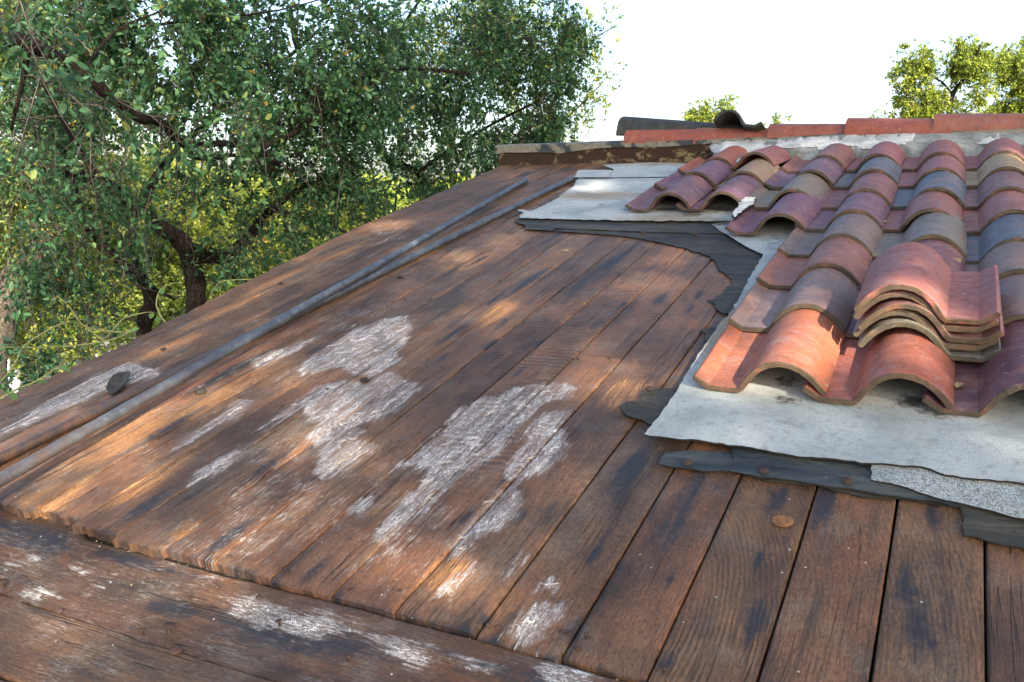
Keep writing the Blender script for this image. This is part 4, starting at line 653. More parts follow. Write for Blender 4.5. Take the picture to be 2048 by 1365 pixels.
def mortar(name, poly, depth, seed, mat, vbase, lump=.012, label=None):
    """a lumpy slab standing along the ridge: outline in (u,w), bulging toward the eaves"""
    out = []; n = len(poly)
    for i in range(n):
        a = Vector(poly[i]); b = Vector(poly[(i + 1) % n]); L = (b - a).length; k = max(1, int(L / .014)); nn = Vector((-(b - a).y, (b - a).x)).normalized()
        for j in range(k):
            p = a.lerp(b, j / k); out.append(p + nn * (.006 * n3(p.x * 22 + seed, p.y * 22) + .004 * n3(p.x * 70, p.y * 70, seed)))
    nb = len(out); P = np.array([tuple(p) for p in out]); G = []
    g = np.array([(x + .004 * n3(x * 90, y * 90), y + .004 * n3(y * 80, x * 80)) for x in np.arange(P[:, 0].min(), P[:, 0].max(), .012) for y in np.arange(P[:, 1].min(), P[:, 1].max(), .012)])
    G = [Vector(q) for q in g[sd_poly(g, P) > .006]]
    vts, e, fc, *_ = geometry.delaunay_2d_cdt(out + G, [(i, (i + 1) % nb) for i in range(nb)], [list(range(nb))], 1, 1e-6)
    pp = np.array([tuple(q) for q in vts]); sd = np.maximum(0, sd_poly(pp, P)); V = []
    for q, s in zip(pp, sd):
        bulge = depth * min(1, s / .012) ** .5 + lump * (abs(n3(q[0] * 16, q[1] * 16, seed)) * 1.6 + .5 * n3(q[0] * 50, q[1] * 50, seed)) * min(1, s / .01)
        V.append((q[0], vbase(q[0], q[1]) - bulge, q[1]))
    m = len(V); V += [(p[0], RIDGE_V + .01, p[2]) for p in V]; F = []; ed = {}
    for t in fc:
        t = list(t); ar = sum(pp[t[i]][0] * pp[t[(i + 1) % 3]][1] - pp[t[(i + 1) % 3]][0] * pp[t[i]][1] for i in range(3))
        if ar < 0: t.reverse()
        F.append(tuple(t)); F.append(tuple(q + m for q in t[::-1]))
        for i in range(3): ed[(t[i], t[(i + 1) % 3])] = 1
    for (i, j) in ed:
        if (j, i) not in ed: F.append((i, i + m, j + m, j))
    o = link(name, mesh(name, V, F, True, 60), house, mat)
    if label: o['label'] = label
    return o
def bed(u, w): return 4.655 + .10 * min(1, max(0, w / .085)) + .015 * n3(u * 3, 5.) + .115 * min(1, max(0, (w - .085) / .030)) + .20 * min(1, max(0, (-1.18 - u) / .12))
mortar('mortar', [(-1.47, .112), (-1.35, .108), (-1.1, .108), (-.9, .113), (-.6, .123), (-.2, .118), (.2, .108), (.7, .10), (1.45, .10), (1.45, .01), (-1.1, .01), (-1.22, .02), (-1.26, .05), (-1.30, .075), (-1.40, .082), (-1.46, .09)], .045, 3., M_MORTARG, bed, .02, 'grey crumbling mortar bed behind the top tiles')
mortar('mortar', [(-1.49, .113), (-1.2, .109), (-.95, .112), (-.6, .123), (-.22, .119), (-.20, .090), (-.30, .074), (-.42, .068), (-.52, .080), (-.62, .066), (-.75, .078), (-.90, .080), (-.97, .06), (-1.05, .06), (-1.12, .045), (-1.2, .05), (-1.26, .055), (-1.31, .08), (-1.38, .088), (-1.45, .085), (-1.50, .092)], .064, 8., M_MORTAR, bed, .012, 'white mortar smear under the ridge tiles')
mortar('mortar', [(.02, .108), (.12, .108), (.20, .105), (.19, .085), (.10, .078), (.02, .084)], .066, 14., M_MORTAR, bed, .01)
# flaky white mortar on the left edge tiles of the second tiled area
sheet('mortar', [(-.803, 3.60), (-.760, 3.60), (-.742, 3.50), (-.760, 3.40), (-.772, 3.27), (-.790, 3.34), (-.806, 3.46)], .078, .014, .008, .010, .008, .010, mat=M_MORTAR, label='white flaked mortar on the tile edge', seed=40.)
sheet('mortar', [(-1.04, 4.34), (-.99, 4.36), (-.96, 4.42), (-1.0, 4.46), (-1.06, 4.44)], .088, .006, .004, .01, .008, .012, mat=M_MORTAR, seed=41.)

# white root-like strands grown over the crusted planks, and crumbs of litter
M_STR = simple('white_strand', (.74, .74, .72), (.6, .6, .58), 40, .9)
def inside(q, poly): return sd_poly(np.array([q]), poly)[0] > .006
V = []; F = []
for poly in MOLD:
    A = np.array(poly); lo = A.min(0); hi = A.max(0); area = float(np.prod(hi - lo))
    for c in range(max(1, int(area * 160))):
        for _ in range(20):
            q = (rnd.uniform(lo[0], hi[0]), rnd.uniform(lo[1], hi[1]))
            if inside(q, poly): break
        else: continue
        for k in range(rnd.randint(2, 6)):
            a = rnd.random() * 6.283; L = rnd.uniform(.008, .026); pts = []; x, y = q
            for t in range(5):
                pts.append((x, y, .0014)); a += rnd.uniform(-.45, .45); x += math.cos(a) * L / 5; y += math.sin(a) * L / 5
            tube_vf(pts, [.0007, .0006, .0005, .0004, .0002], 4, V, F, False)
o = link('root_strands', mesh('root_strands', V, F, True), house, M_STR); o['kind'] = 'stuff'
V = []; F = []
for i in range(300):
    m = i % 3
    if m == 0: u = rnd.uniform(-2.3, .3); v = .882 + rnd.gauss(0, .008); w = eave_w(u) + .002
    elif m == 1: u = rnd.uniform(-2.4, .3); v = rnd.uniform(.95, 3.2); w = .0015
    else: u = rnd.uniform(-2.2, .2); v = rnd.uniform(.45, .87); w = eave_w(u) + .001
    r = rnd.uniform(.0008, .0028); b = len(V); a = rnd.random() * 6
    for k in range(4): V.append((u + r * math.cos(a + k * 1.57) * rnd.uniform(.5, 1.6), v + r * math.sin(a + k * 1.57), w))
    V.append((u, v, w + r * .9)); F += [(b, b + 1, b + 4), (b + 1, b + 2, b + 4), (b + 2, b + 3, b + 4), (b + 3, b, b + 4)]
o = link('crumbs', mesh('crumbs', V, F), house, simple('crumb', (.30, .26, .19), (.06, .045, .03), 60, .9, lo=.40, hi=.48)); o['kind'] = 'stuff'

# ---------------------------------------------------------------- nails
def nail_mesh(r, h):
    V = []; F = []; K = 12
    for rr, z in ((r * .35, -.01), (r * .35, h * .2), (r, h * .35), (r * 1.0, h * .6), (r * .7, h)):
        for k in range(K): a = 2 * math.pi * k / K; V.append((rr * math.cos(a), rr * math.sin(a), z))
    for j in range(4):
        for k in range(K): F.append((j * K + k, j * K + (k + 1) % K, (j + 1) * K + (k + 1) % K, (j + 1) * K + k))
    F.append(tuple(4 * K + k for k in range(K))); return mesh('nail', V, F, True, 40)
NM = nail_mesh(.0052, .0045); NB = nail_mesh(.0105, .006); ND = nail_mesh(.0195, .003)
for me in (NM, NB): me.materials.append(M_RUST)
ND.materials.append(M_RDISC)
def nail(me, u, v, w, tilt=.0):
    o = link('nail', me, house); o.location = (u, v, w); o.rotation_euler = (rnd.uniform(-tilt, tilt), rnd.uniform(-tilt, tilt), rnd.random() * 6)
for u, v in NAILS: nail(NM, u, v, .001, .1)
for i, (u, v) in enumerate(NAILS_EAVE): nail(NB if i in (0, 1, 6) else NM, u, v, eave_w(u) + (.003 if i in (0, 1, 6) else 0), .35)
for u, v in NAILS_FELT: nail(NB, u, v, .013, .05)
nail(ND, DISC[0], DISC[1], .0015, 0)
for a, b in zip(JO[:-1], JO[1:]):
    if b > .1: break
    for vv in (.93, 1.62, 2.35, 3.05):
        for uu in (a + .025, b - .025):
            if rnd.random() < .28: nail(NM, uu + rnd.uniform(-.004, .004), vv + rnd.uniform(-.02, .02), -.0025, .05)

# ---------------------------------------------------------------- pipes
def pipe_mat(name, k0, k1):
    N = NT(name); O = N.new('TexCoord').outputs['Object']; sx = N.new('SeparateXYZ'); N.put(sx.inputs[0], O)
    n = N.noise(O, 26, 5, .7); g = N.noise(O, 240, 3); big = N.noise(O, 2.2, 3)
    rust = N.step(N.math('ADD', N.math('SUBTRACT', big, N.math('MULTIPLY', sx.outputs[1], k0)), k1), .0, .55)
    base = N.mix(rust, N.mix(N.step(n, .4, .65), (.065, .080, .105), (.145, .162, .178)), N.mix(N.step(n, .4, .6), (.17, .092, .055), (.075, .052, .050)))
    base = N.mix(N.math('MULTIPLY', N.step(g, .6, .7), .4), base, (.30, .29, .27))
    return N.done(base, .40, N.bump(N.math('ADD', n, g), .0002, .6), .6, .45)
PR = .0146
def make_pipe(name, p0, p1, label, mat, couple, ext):
    a = Vector(p0); b = Vector(p1); d = (b - a).normalized(); a = a - d * ext
    root = empty(name); root.matrix_world = ROOF; tagged(root, label, 'pipe', 'iron pipes lying up the plank roof')
    V, F = tube_vf([a, a.lerp(b, .25), a.lerp(b, .5), a.lerp(b, .75), b], PR, 20); link('tube', mesh('pipe_tube', V, F, True, 40), root, mat)
    V, F = tube_vf([b - d * .055, b - d * .050, b - d * .008, b - d * .004], [PR * 1.02, PR * 1.14, PR * 1.14, PR * 1.02], 20); link('end_coupling', mesh('coupling', V, F, True, 40), root, mat)
    V, F = tube_vf([b - d * .004, b + d * .008], [PR * .95, PR * .95], 20); link('end_thread', mesh('thread', V, F, True, 40), root, M_THREAD)
    for t in couple:
        c = a.lerp(b, t); V, F = tube_vf([c - d * .03, c - d * .024, c + d * .024, c + d * .03], [PR * 1.02, PR * 1.15, PR * 1.15, PR * 1.02], 20); link('coupling', mesh('coupling', V, F, True, 40), root, mat)
M_THREAD = simple('worn_thread', (.45, .45, .43), (.3, .3, .3), 60, .5, .0005, .5)
make_pipe('iron_pipe', (*PIPE_BROWN[0], PR + .003), (*PIPE_BROWN[1], PR + .003), 'lower iron pipe, rusty brown at its near end, passing under the grey one', pipe_mat('rusty_pipe', .55, .55), [.62], .30)
make_pipe('iron_pipe', (PIPE_GREY[0][0], PIPE_GREY[0][1], .073), (PIPE_GREY[1][0], PIPE_GREY[1][1], .021), 'blue grey iron pipe lying across the top of the rusty one', pipe_mat('grey_pipe', .35, .02), [.36, .66], .30)

# ---------------------------------------------------------------- small loose things
root = sheet('felt_scrap', SCRAP, .012, .003, .002, .004, .01, .015, mat=M_FE, parent=None, curl=.016, seed=50.); root.matrix_world = ROOF
tagged(root, 'curled black scrap of roofing felt lying beside the pipes', 'felt scrap')
def chip_mesh(s, seed):
    V = []; F = []; K = 9; R_ = 6
    for j in range(R_ + 1):
        ph = math.pi * j / R_
        for k in range(K):
            a = 2 * math.pi * k / K; r = s * (1 + .5 * n3(math.cos(a) * 1.5, math.sin(a) * 1.5 + j, seed)); V.append((r * math.sin(ph) * math.cos(a) * 1.3, r * math.sin(ph) * math.sin(a), s * .45 * (1 - math.cos(ph)) * (1 + .4 * n3(a, ph, seed)) - s * .1))
    for j in range(R_):
        for k in range(K): F.append((j * K + k, j * K + (k + 1) % K, (j + 1) * K + (k + 1) % K, (j + 1) * K + k))
    return mesh('chip', V, F, True, 35)
CL = ['black lump of bark on the rotten planks right of the pipes', 'dark brown lump on the white crusted planks', 'small brown chip on the planks above the pipes', 'tiny dark chip near the left roof edge', 'dark chip beside the far part of the grey pipe']
for i, (u, v) in enumerate(CHIPS):
    o = link('bark_chip', chip_mesh([.015, .011, .009, .009, .012][i], i * 3.1), None, simple('bark_chip', (.035, .028, .022), rough=.8)); o.matrix_world = ROOF @ Matrix.Translation((u, v, .001)); tagged(o, CL[i], 'bark chip')
def leaf_vf(L, W, bend=.2):
    V = [(0, 0, 0), (L * .3, W * .42, L * bend * .3), (L * .65, W * .45, L * bend * .35), (L, 0, 0), (L * .65, -W * .45, L * bend * .35), (L * .3, -W * .42, L * bend * .3), (L * .5, 0, L * .03)]
    return V, [(0, 6, 1), (1, 6, 2), (2, 6, 3), (0, 5, 6), (5, 4, 6), (4, 3, 6)]
v, f = leaf_vf(.03, .02, .5); DL = mesh('dry_leaf', v, f, True); DL.materials.append(simple('dry_leaf', (.42, .33, .17), (.3, .2, .1), 90, .8))
for i, (u, v_, w, lb, a) in enumerate([(.03, 1.905, .042, 'dry yellow leaf on the purple front tile', 1.2), (-.24, 3.26, .062, 'dry leaf in the tile valley above the stack', .4), (.02, 2.30, .21, 'dry leaf lying in the valley of the top loose tile', 2.2), (.0, 3.30, .065, 'curled dry leaf beside the blue tile', .2), (-1.35, 2.95, .012, 'dead leaf on the dark felt left of the tiles', 3.3)]):
    o = link('dry_leaf', DL, None); o.matrix_world = ROOF @ Matrix.Translation((u, v_, w)) @ Matrix.Rotation(a, 4, 'Z'); tagged(o, lb, 'dry leaf')

# ---------------------------------------------------------------- ground and distance
gm = simple('leafy_ground', (.075, .072, .035), (.05, .06, .025), .8, .95, .02)
N_ = 48; V = []; F = []
for i in range(N_ + 1):
    for j in range(N_ + 1):
        x = math.copysign(abs(i / N_ * 2 - 1) ** 2.2, i / N_ * 2 - 1) * 600; y = math.copysign(abs(j / N_ * 2 - 1) ** 2.2, j / N_ * 2 - 1) * 600
        V.append((x, y, GZ + .12 * n3(x * .2, y * .2) - .0 ))
for i in range(N_):
    for j in range(N_): a = i * (N_ + 1) + j; F.append((a, a + N_ + 1, a + N_ + 2, a + 1))
tagged(link('ground', mesh('ground', V, F, True), None, gm), kind='structure')

M_WHITE = simple('shaded_white_paint', (.50, .52, .56), (.42, .44, .48), 4, .7, .001)  # white dulled and blued: shade on the building put into the colour
wb = empty('white_building', (-14.6, 8.6, GZ)); wb.rotation_euler = (0, 0, math.radians(-32))
tagged(wb, 'low white building glimpsed through the leaves at the lower left', 'building')
v, f = box_vf(-3.2, 3.0, -1.6, 1.6, 0, 1.15); link('wall', mesh('white_wall', v, f), wb, M_WHITE)
v, f = box_vf(-3.4, 3.2, -1.8, 1.8, 1.153, 1.26); link('roof', mesh('white_roof', v, f), wb, simple('white_roof', (.55, .57, .60), (.45, .47, .5), 6, .8))
for x in (-2.2, -.4, 1.4):
    v, f = box_vf(x, x + .8, -1.63, -1.603, .35, .95); link('window', mesh('window', v, f), wb, simple('dark_glass', (.05, .06, .07), (.03, .04, .05), 3, .2))
# ---------------------------------------------------------------- trees
rs = np.random.RandomState(5)
def leaves_mesh(name, C, axis, size, aspect=.52, mat=None, jitter=.9):
    """C: leaf base points, axis: growth direction; every leaf two quads folded on its midrib"""
    n = len(C); ax = axis + rs.normal(size=(n, 3)) * jitter; ax /= np.linalg.norm(ax, axis=1)[:, None]
    up = rs.normal(size=(n, 3)) * .8 + np.array([0, 0, 1.]); sd = np.cross(ax, up); sd /= np.linalg.norm(sd, axis=1)[:, None] + 1e-9
    nn = np.cross(sd, ax); L = (size * rs.uniform(.45, 1.35, n))[:, None]; W = L * aspect * rs.uniform(.8, 1.15, n)[:, None]
    fold = rs.uniform(.05, .35, n)[:, None] * W
    P = np.empty((n, 6, 3), np.float32)
    P[:, 0] = C; P[:, 1] = C + ax * L * .32 + sd * W * .46 + nn * fold; P[:, 2] = C + ax * L * .72 + sd * W * .42 + nn * fold * .8
    P[:, 3] = C + ax * L - nn * fold * .6; P[:, 4] = C + ax * L * .72 - sd * W * .42 + nn * fold * .8; P[:, 5] = C + ax * L * .32 - sd * W * .46 + nn * fold
    me = bpy.data.meshes.new(name); me.vertices.add(n * 6); me.vertices.foreach_set('co', P.ravel())
    idx = (np.arange(n)[:, None] * 6 + np.array([0, 3, 2, 1, 0, 5, 4, 3])).ravel().astype(np.int32)
    me.loops.add(n * 8); me.loops.foreach_set('vertex_index', idx); me.polygons.add(n * 2)
    me.polygons.foreach_set('loop_start', np.arange(0, n * 8, 4, dtype=np.int32)); me.polygons.foreach_set('loop_total', np.full(n * 2, 4, np.int32))
    me.update(calc_edges=True); me.validate()
    if mat: me.materials.append(mat)
    return me
def twigs_mesh(name, A, D, B, r, mat):
    """three-sided twigs curving from A by way of A+D to B"""
    n = len(A); T = np.linspace(0, 1, 5); c = (A + D) * 2 - (A + B) / 2
    pts = np.stack([A * (1 - t) ** 2 + c * 2 * t * (1 - t) + B * t * t + (rs.normal(size=A.shape) * r[:, None] * 2.2 if 0 < t < 1 else 0) for t in T], 1); P = np.empty((n, 5, 3, 3), np.float32)
    t = B - A; t /= np.linalg.norm(t, axis=1)[:, None] + 1e-9; x = np.cross(t, np.array([.2, .3, 1.])); x /= np.linalg.norm(x, axis=1)[:, None] + 1e-9; y = np.cross(t, x)
    for k in range(3):
        a = 2 * math.pi * k / 3
        for q, rr in enumerate((1., .85, .7, .5, .3)): P[:, q, k] = pts[:, q] + (x * math.cos(a) + y * math.sin(a)) * (r * rr)[:, None]
    b = np.arange(n)[:, None] * 15; q = []
    for z in range(4):
        for k in range(3): q.append([z * 3 + k, z * 3 + (k + 1) % 3, (z + 1) * 3 + (k + 1) % 3, (z + 1) * 3 + k])
    idx = (b + np.array(q).ravel()).ravel().astype(np.int32)
    me = bpy.data.meshes.new(name); me.vertices.add(n * 15); me.vertices.foreach_set('co', P.ravel()); me.loops.add(n * 48); me.loops.foreach_set('vertex_index', idx)
    me.polygons.add(n * 12); me.polygons.foreach_set('loop_start', np.arange(0, n * 48, 4, dtype=np.int32)); me.polygons.foreach_set('loop_total', np.full(n * 12, 4, np.int32))
    me.update(calc_edges=True); me.materials.append(mat); return me
def bend(pts, amp, seed, sub=3):
    out = []; P = [Vector(p) for p in pts]
    for i in range(len(P) - 1):
        p0 = P[max(i - 1, 0)]; p1 = P[i]; p2 = P[i + 1]; p3 = P[min(i + 2, len(P) - 1)]
        for k in range(sub):
            t = k / sub; q = .5 * ((2 * p1) + (p2 - p0) * t + (2 * p0 - 5 * p1 + 4 * p2 - p3) * t * t + (3 * p1 - p0 - 3 * p2 + p3) * t ** 3)
            out.append(q + Vector((n3(q.x * 3, q.y * 3, seed), n3(q.y * 3, q.z * 3, seed), n3(q.z * 3, q.x * 3, seed))) * amp)
    out.append(P[-1]); return out
def make_tree(name, label, spec, leaf, mat, bark, group=None, cover=1.5, per=14, droop=.5, span=.16, hang=0, seed=1, cat='tree', jitter=.9):
    limbs = spec['limbs']; base = Vector(limbs[0][0][0])
    root = empty(name, (base.x, base.y, GZ)); inv_ = Vector((base.x, base.y, GZ))
    tagged(root, label, cat, group)
    allp = []
    for li, (pts, r0, r1) in enumerate(limbs):
        q = bend(pts, r0 * 1.3 * min(1., .4 + r0), seed + li); m = len(q)
        rad = [(r0 + (r1 - r0) * i / (m - 1)) * (1 + .22 * n3(i * .9, seed, li)) for i in range(m)]
        if li == 0 and spec.get('ground', False): q = [Vector((q[0].x, q[0].y, GZ - .1))] + q; rad = [rad[0] * 1.5] + rad
        V, F = tube_vf([p - inv_ for p in q], rad, 12 if r0 > .02 else 7)
        link('trunk' if li == 0 else 'limb', mesh('limb', V, F, True), root, bark); allp += q
    ap = np.array([tuple(p) for p in allp]); C = []; AX = []; TA = []; TD = []; TB = []; TR = []
    for bx, by, bz, r, k in spec['blobs']:
        c = np.array([bx, by, bz]); area = math.pi * r * r * k; nl = area * cover / (.5 * .62 * leaf * leaf * .52); ns = max(3, int(nl / per))
        d = rs.normal(size=(ns, 3)); d /= np.linalg.norm(d, axis=1)[:, None]; sc = c + d * (r * rs.uniform(.05, 1., ns) ** .5)[:, None] * np.array([1, 1, .92])
        # clump sprigs so that the crown has holes
        cl = c + (lambda e: e / np.linalg.norm(e, axis=1)[:, None])(rs.normal(size=(max(3, int(r * r * 26)), 3))) * r * .8
        j = rs.randint(0, len(cl), ns); pull = rs.uniform(.0, .9, ns)[:, None]; sc = sc * (1 - pull) + cl[j] * pull
        dr = (sc - c); dr /= np.linalg.norm(dr, axis=1)[:, None] + 1e-9; dr += rs.normal(size=(ns, 3)) * .6 + np.array([0, 0, -droop]); dr /= np.linalg.norm(dr, axis=1)[:, None]
        ln = span * rs.uniform(.6, 1.5, ns)
        t = rs.uniform(.1, 1., (ns, per)); pts = sc[:, None, :] + dr[:, None, :] * (t * ln[:, None])[..., None] + np.array([0, 0, -1.]) * (t ** 2 * .35 * ln[:, None])[..., None]
        pts = pts + rs.normal(size=pts.shape) * leaf * .25
        C.append(pts.reshape(-1, 3)); AX.append(np.repeat(dr, per, 0))
        TA.append(sc - dr * ln[:, None] * .6); TD.append(dr * ln[:, None] * .8); TB.append(sc + dr * ln[:, None] + np.array([0, 0, -.3]) * ln[:, None]); TR.append(np.full(ns, leaf * .045))
        # branchlets from the nearest limb to the clumps
        for q in cl[:max(2, int(6 * min(1, r)))]:
            near = ap[np.argmin(((ap - q) ** 2).sum(1) + rs.rand(len(ap)) * .3)]; 
            if np.linalg.norm(near - q) < 3.2:
                mid = (near + q) / 2 + rs.normal(size=3) * .10 * np.linalg.norm(near - q)
                TA.append(near[None]); TD.append((mid - near)[None]); TB.append(q[None]); TR.append(np.array([leaf * rs.uniform(.07, .15)]))
        for _ in range(int(hang * r * 6)):
            q = c + rs.normal(size=3) * r * .5; e = q + np.array([rs.normal() * .12, rs.normal() * .12, -rs.uniform(.2, .7)]); TA.append(q[None]); TD.append(((e - q) * .5 + rs.normal(size=3) * .05)[None]); TB.append(e[None]); TR.append(np.array([leaf * rs.uniform(.06, .12)]))
    C = np.concatenate(C) - np.array(inv_); AX = np.concatenate(AX)
    cr = link('crown', leaves_mesh('crown', C, AX, leaf, mat=mat, jitter=jitter), root); cr['kind'] = 'stuff'
    iv = np.array(inv_); tw = link('twigs', twigs_mesh('twigs', np.concatenate(TA) - iv, np.concatenate(TD), np.concatenate(TB) - iv, np.concatenate(TR), M_TWIG), root); tw['kind'] = 'stuff'
    return root, len(C)

L_NEAR = leaf_mat('oak_leaf_shade', [(0, (.014, .042, .024)), (.35, (.024, .070, .036)), (.65, (.040, .118, .056)), (.92, (.085, .19, .090)), (.993, (.20, .24, .05)), (1., (.30, .15, .05))], .20, (.12, .28, .05), .48)  # shade on the near oaks put into darker, bluish leaf colours
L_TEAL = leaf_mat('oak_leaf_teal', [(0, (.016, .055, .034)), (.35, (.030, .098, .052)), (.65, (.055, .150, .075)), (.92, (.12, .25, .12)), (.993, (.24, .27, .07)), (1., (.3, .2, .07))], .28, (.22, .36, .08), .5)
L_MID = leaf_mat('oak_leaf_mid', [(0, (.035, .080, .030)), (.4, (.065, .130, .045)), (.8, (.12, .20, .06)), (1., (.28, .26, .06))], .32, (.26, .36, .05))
L_LIT = leaf_mat('oak_leaf_lit', [(0, (.020, .050, .014)), (.30, (.09, .17, .030)), (.8, (.30, .38, .070)), (1., (.42, .42, .12))], .42, (.55, .62, .07))  # sunlit brightness of the farther trees put into the leaf colour
tot = 0
specs = {t['key']: t for t in OAKS}
LB = {'left': 'live oak bough entering from the upper left with its crooked peeling limb', 'centre': 'live oak with the thick dark forked trunk behind the roof edge', 'slim': 'live oak with a slim bent double trunk left of the thick one', 'right': 'live oak behind the far roof corner, its slanting trunk against the sky'}
for i, k in enumerate(('left', 'centre', 'slim', 'right')):
    sp = specs[k]; sp['ground'] = (k != 'left')
    if k == 'left': # the bough comes from a trunk outside the frame
        p = sp['limbs'][0][0][0]; sp['limbs'].insert(0, [[[p[0] - 1.6, p[1] - 1.0, GZ - .1], [p[0] - 1.3, p[1] - .8, -.5], [p[0] - .8, p[1] - .5, p[2] - .3], p], .22, .06])
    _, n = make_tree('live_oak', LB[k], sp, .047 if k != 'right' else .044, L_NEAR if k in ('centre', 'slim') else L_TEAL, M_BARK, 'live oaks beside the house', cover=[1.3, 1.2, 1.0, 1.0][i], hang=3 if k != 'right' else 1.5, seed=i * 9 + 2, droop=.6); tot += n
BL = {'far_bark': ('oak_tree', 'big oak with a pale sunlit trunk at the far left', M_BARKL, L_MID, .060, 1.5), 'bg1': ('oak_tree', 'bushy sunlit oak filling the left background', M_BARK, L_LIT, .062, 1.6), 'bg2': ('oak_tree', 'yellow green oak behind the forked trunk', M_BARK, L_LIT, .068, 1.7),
      'bg3': ('oak_tree', 'bright sunlit oak seen just above the middle of the left roof edge', M_BARK, L_LIT, .072, 1.7), 'bg4': ('oak_tree', 'low sunlit tree behind the hanging twigs left of the roof corner', M_BARK, L_LIT, .076, 1.7), 'bg5': ('oak_tree', 'far low sunlit tree near the upper roof edge', M_BARK, L_LIT, .080, 1.7),
      'outer': ('oak_tree', 'pale sunlit thin crown showing at the right rim of the shaded oaks', M_BARK, L_LIT, .052, 1.1)}
for i, sp in enumerate(BACK):
    nm, lb, bk, lm, lf, cv = BL[sp['key']]; sp['ground'] = True
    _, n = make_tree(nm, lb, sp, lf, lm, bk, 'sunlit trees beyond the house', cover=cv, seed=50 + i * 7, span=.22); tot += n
RL = {'r1': 'big spreading tree rising behind the ridge at the right', 'r2': 'tree at the right border behind the last ridge tile', 'r3': 'round treetop behind the tilted dark tile on the ridge', 'r4': 'thin sprig of a treetop right of the tilted dark tile', 'r5': 'small sprig of a treetop left of the big right tree'}
for i, sp in enumerate(RIDGE_TREES):
    sp['ground'] = True
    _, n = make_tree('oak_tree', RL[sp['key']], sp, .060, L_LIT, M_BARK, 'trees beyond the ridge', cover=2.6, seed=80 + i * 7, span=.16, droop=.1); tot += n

# low undergrowth and the far wood that closes the view
n = 46000; x = rs.uniform(-34, -2.9, n); y = rs.uniform(-4, 32, n); hh = np.array([max(0., n3(a * .45, b * .45, 3.) + .12) for a, b in zip(x[::20], y[::20])]); hh = np.repeat(hh, 20)[:n]; x = np.repeat(x[::20], 20)[:n] + rs.normal(size=n) * .35; y = np.repeat(y[::20], 20)[:n] + rs.normal(size=n) * .35
x = np.minimum(x, -2.9)
C_ = np.stack([x, y, GZ + .1 + rs.rand(n) * (.15 + hh * 1.6)], 1)
tagged(link('undergrowth', leaves_mesh('undergrowth', C_, np.tile([0, 0, .6], (n, 1)), .11, .5, L_MID), None), kind='stuff')
n = 90000; k = n // 60; az = rs.uniform(-1.75, 1.1, k); dd = rs.uniform(62, 95, k); top = 4.6 + np.array([1.3 * n3(a * 14, 2.) for a in az]); cz = rs.rand(k) ** .8 * top
cc = np.stack([np.sin(az) * dd, np.cos(az) * dd, GZ + cz], 1); C_ = np.repeat(cc, 60, 0) + rs.normal(size=(n, 3)) * np.array([1.2, 1.2, .45])
C_[:, 2] = np.minimum(C_[:, 2], 3.1)
tagged(link('far_wood', leaves_mesh('far_wood', C_, rs.normal(size=(n, 3)) + [0, 0, .6], .62, .6, L_LIT), None), kind='stuff')

# vines over the left roof edge
M_VINE = simple('vine_stem', (.26, .26, .10), (.18, .2, .08), 30, .7); L_VINE = leaf_mat('vine_leaf', [(0, (.06, .16, .05)), (1, (.14, .26, .08))], .3, (.3, .45, .08))
VL = ['long level vine shoot reaching left from the roof edge', 'arching vine shoot drooping to the left border', 'straight short vine tip pointing up left', 'vine shoot rising to the slim oak trunk', 'looping vine tendril on the roof edge', 'vine shoot creeping along the lowest roof edge', 'vine tendril before the thick trunk', 'thin vine on the upper roof edge']
for i, p in enumerate(VINES):
    q = bend(p, .004, i); b0 = q[0]; root = empty('vine', b0); tagged(root, VL[i], 'vine', 'vine shoots at the left roof edge')
    V, F = tube_vf([x - b0 for x in q], [.0034 * (1 - .5 * j / len(q)) for j in range(len(q))], 6); link('stem', mesh('vine_stem', V, F, True), root, M_VINE)
    for j in range(2, len(q) - 1, 4):
        v, f = leaf_vf(.038, .022, .15); o = link('leaf', mesh('vine_leaf', v, f, True), root, L_VINE); o.location = q[j] - b0; o.rotation_euler = (rnd.uniform(-.7, .7), rnd.uniform(-.6, .9), rnd.random() * 6.3)

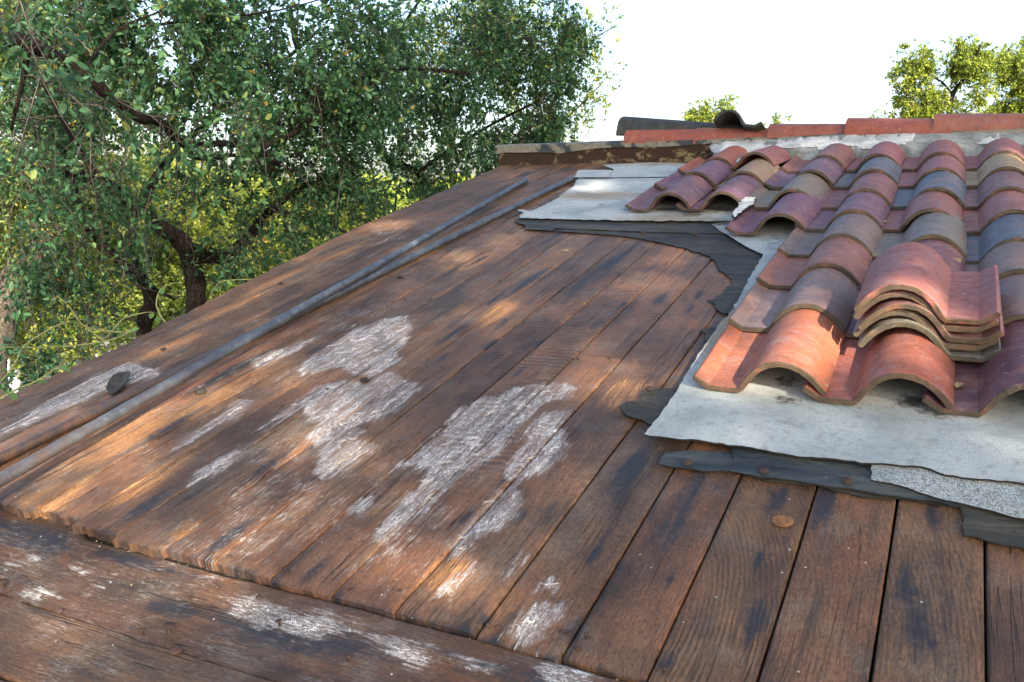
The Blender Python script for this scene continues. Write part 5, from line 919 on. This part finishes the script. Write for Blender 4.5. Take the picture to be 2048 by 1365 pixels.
# unseen oak added for dappled shade, crown gaps cut toward the sunny patches
s = np.array(S_W); e1 = np.cross(s, [0, 0, 1.]); e1 /= np.linalg.norm(e1); e2 = np.cross(e1, s)
Mr = np.array(ROOF.to_3x3())
def roof_hit(p):
    q = p @ Mr; sr = np.array(S_ROOF); t = q[:, 2] / sr[2]; return (q - sr * t[:, None])[:, :2]
nA, nB = SHADE_N
ta = np.stack([rs.uniform(-3.6, 3.2, nA), rs.uniform(-.8, 6.2, nA), np.zeros(nA)], 1) @ Mr.T
tb = np.stack([rs.uniform(-7.0, 1.0, nB), rs.uniform(3., 10., nB), rs.uniform(-2., 4.8, nB)], 1)
T_ = np.concatenate([ta, tb]) + s * rs.uniform(11.5, 14.5, nA + nB)[:, None]
hit = roof_hit(T_); keep = np.ones(len(T_), bool)
for u, v, a, b in SUNNY:
    wob = -.25 + .25 * np.sin(hit[:, 0] * 40 + v * 9) + .25 * np.sin(hit[:, 1] * 27 + u * 7)
    keep &= (((hit[:, 0] - u) / a) ** 2 + ((hit[:, 1] - v) / b) ** 2) > 1. + wob + .15
T_ = T_[keep]
cx = T_.mean(0); root = empty('added_shade_oak', (cx[0] + 2, cx[1] - 2, GZ)); tagged(root, 'unseen oak added behind the viewer to shade roof and trees', 'tree')
iv = np.array([cx[0] + 2, cx[1] - 2, GZ])
o = link('crown', leaves_mesh('crown', T_ - iv, rs.normal(size=T_.shape), .095, .62, L_MID), root); o['kind'] = 'stuff'
V, F = tube_vf([(0, 0, -.1), (.1, -.1, 2.5), (-.4, .3, 5), (-1.2, 1.2, 7.2), tuple(cx - iv)], [.42, .34, .30, .22, .1], 14); link('trunk', mesh('trunk', V, F, True), root, M_BARK)
for a, b in ((-3, 2), (2.5, -1.5), (-1, 4), (1, -3.5)):
    V, F = tube_vf([(-.4, .3, 5), (a * .4, b * .4, 6.6), (a, b, 8.2)], [.2, .14, .06], 10); link('limb', mesh('limb', V, F, True), root, M_BARK)
print('leaves', tot, 'shade', len(T_))
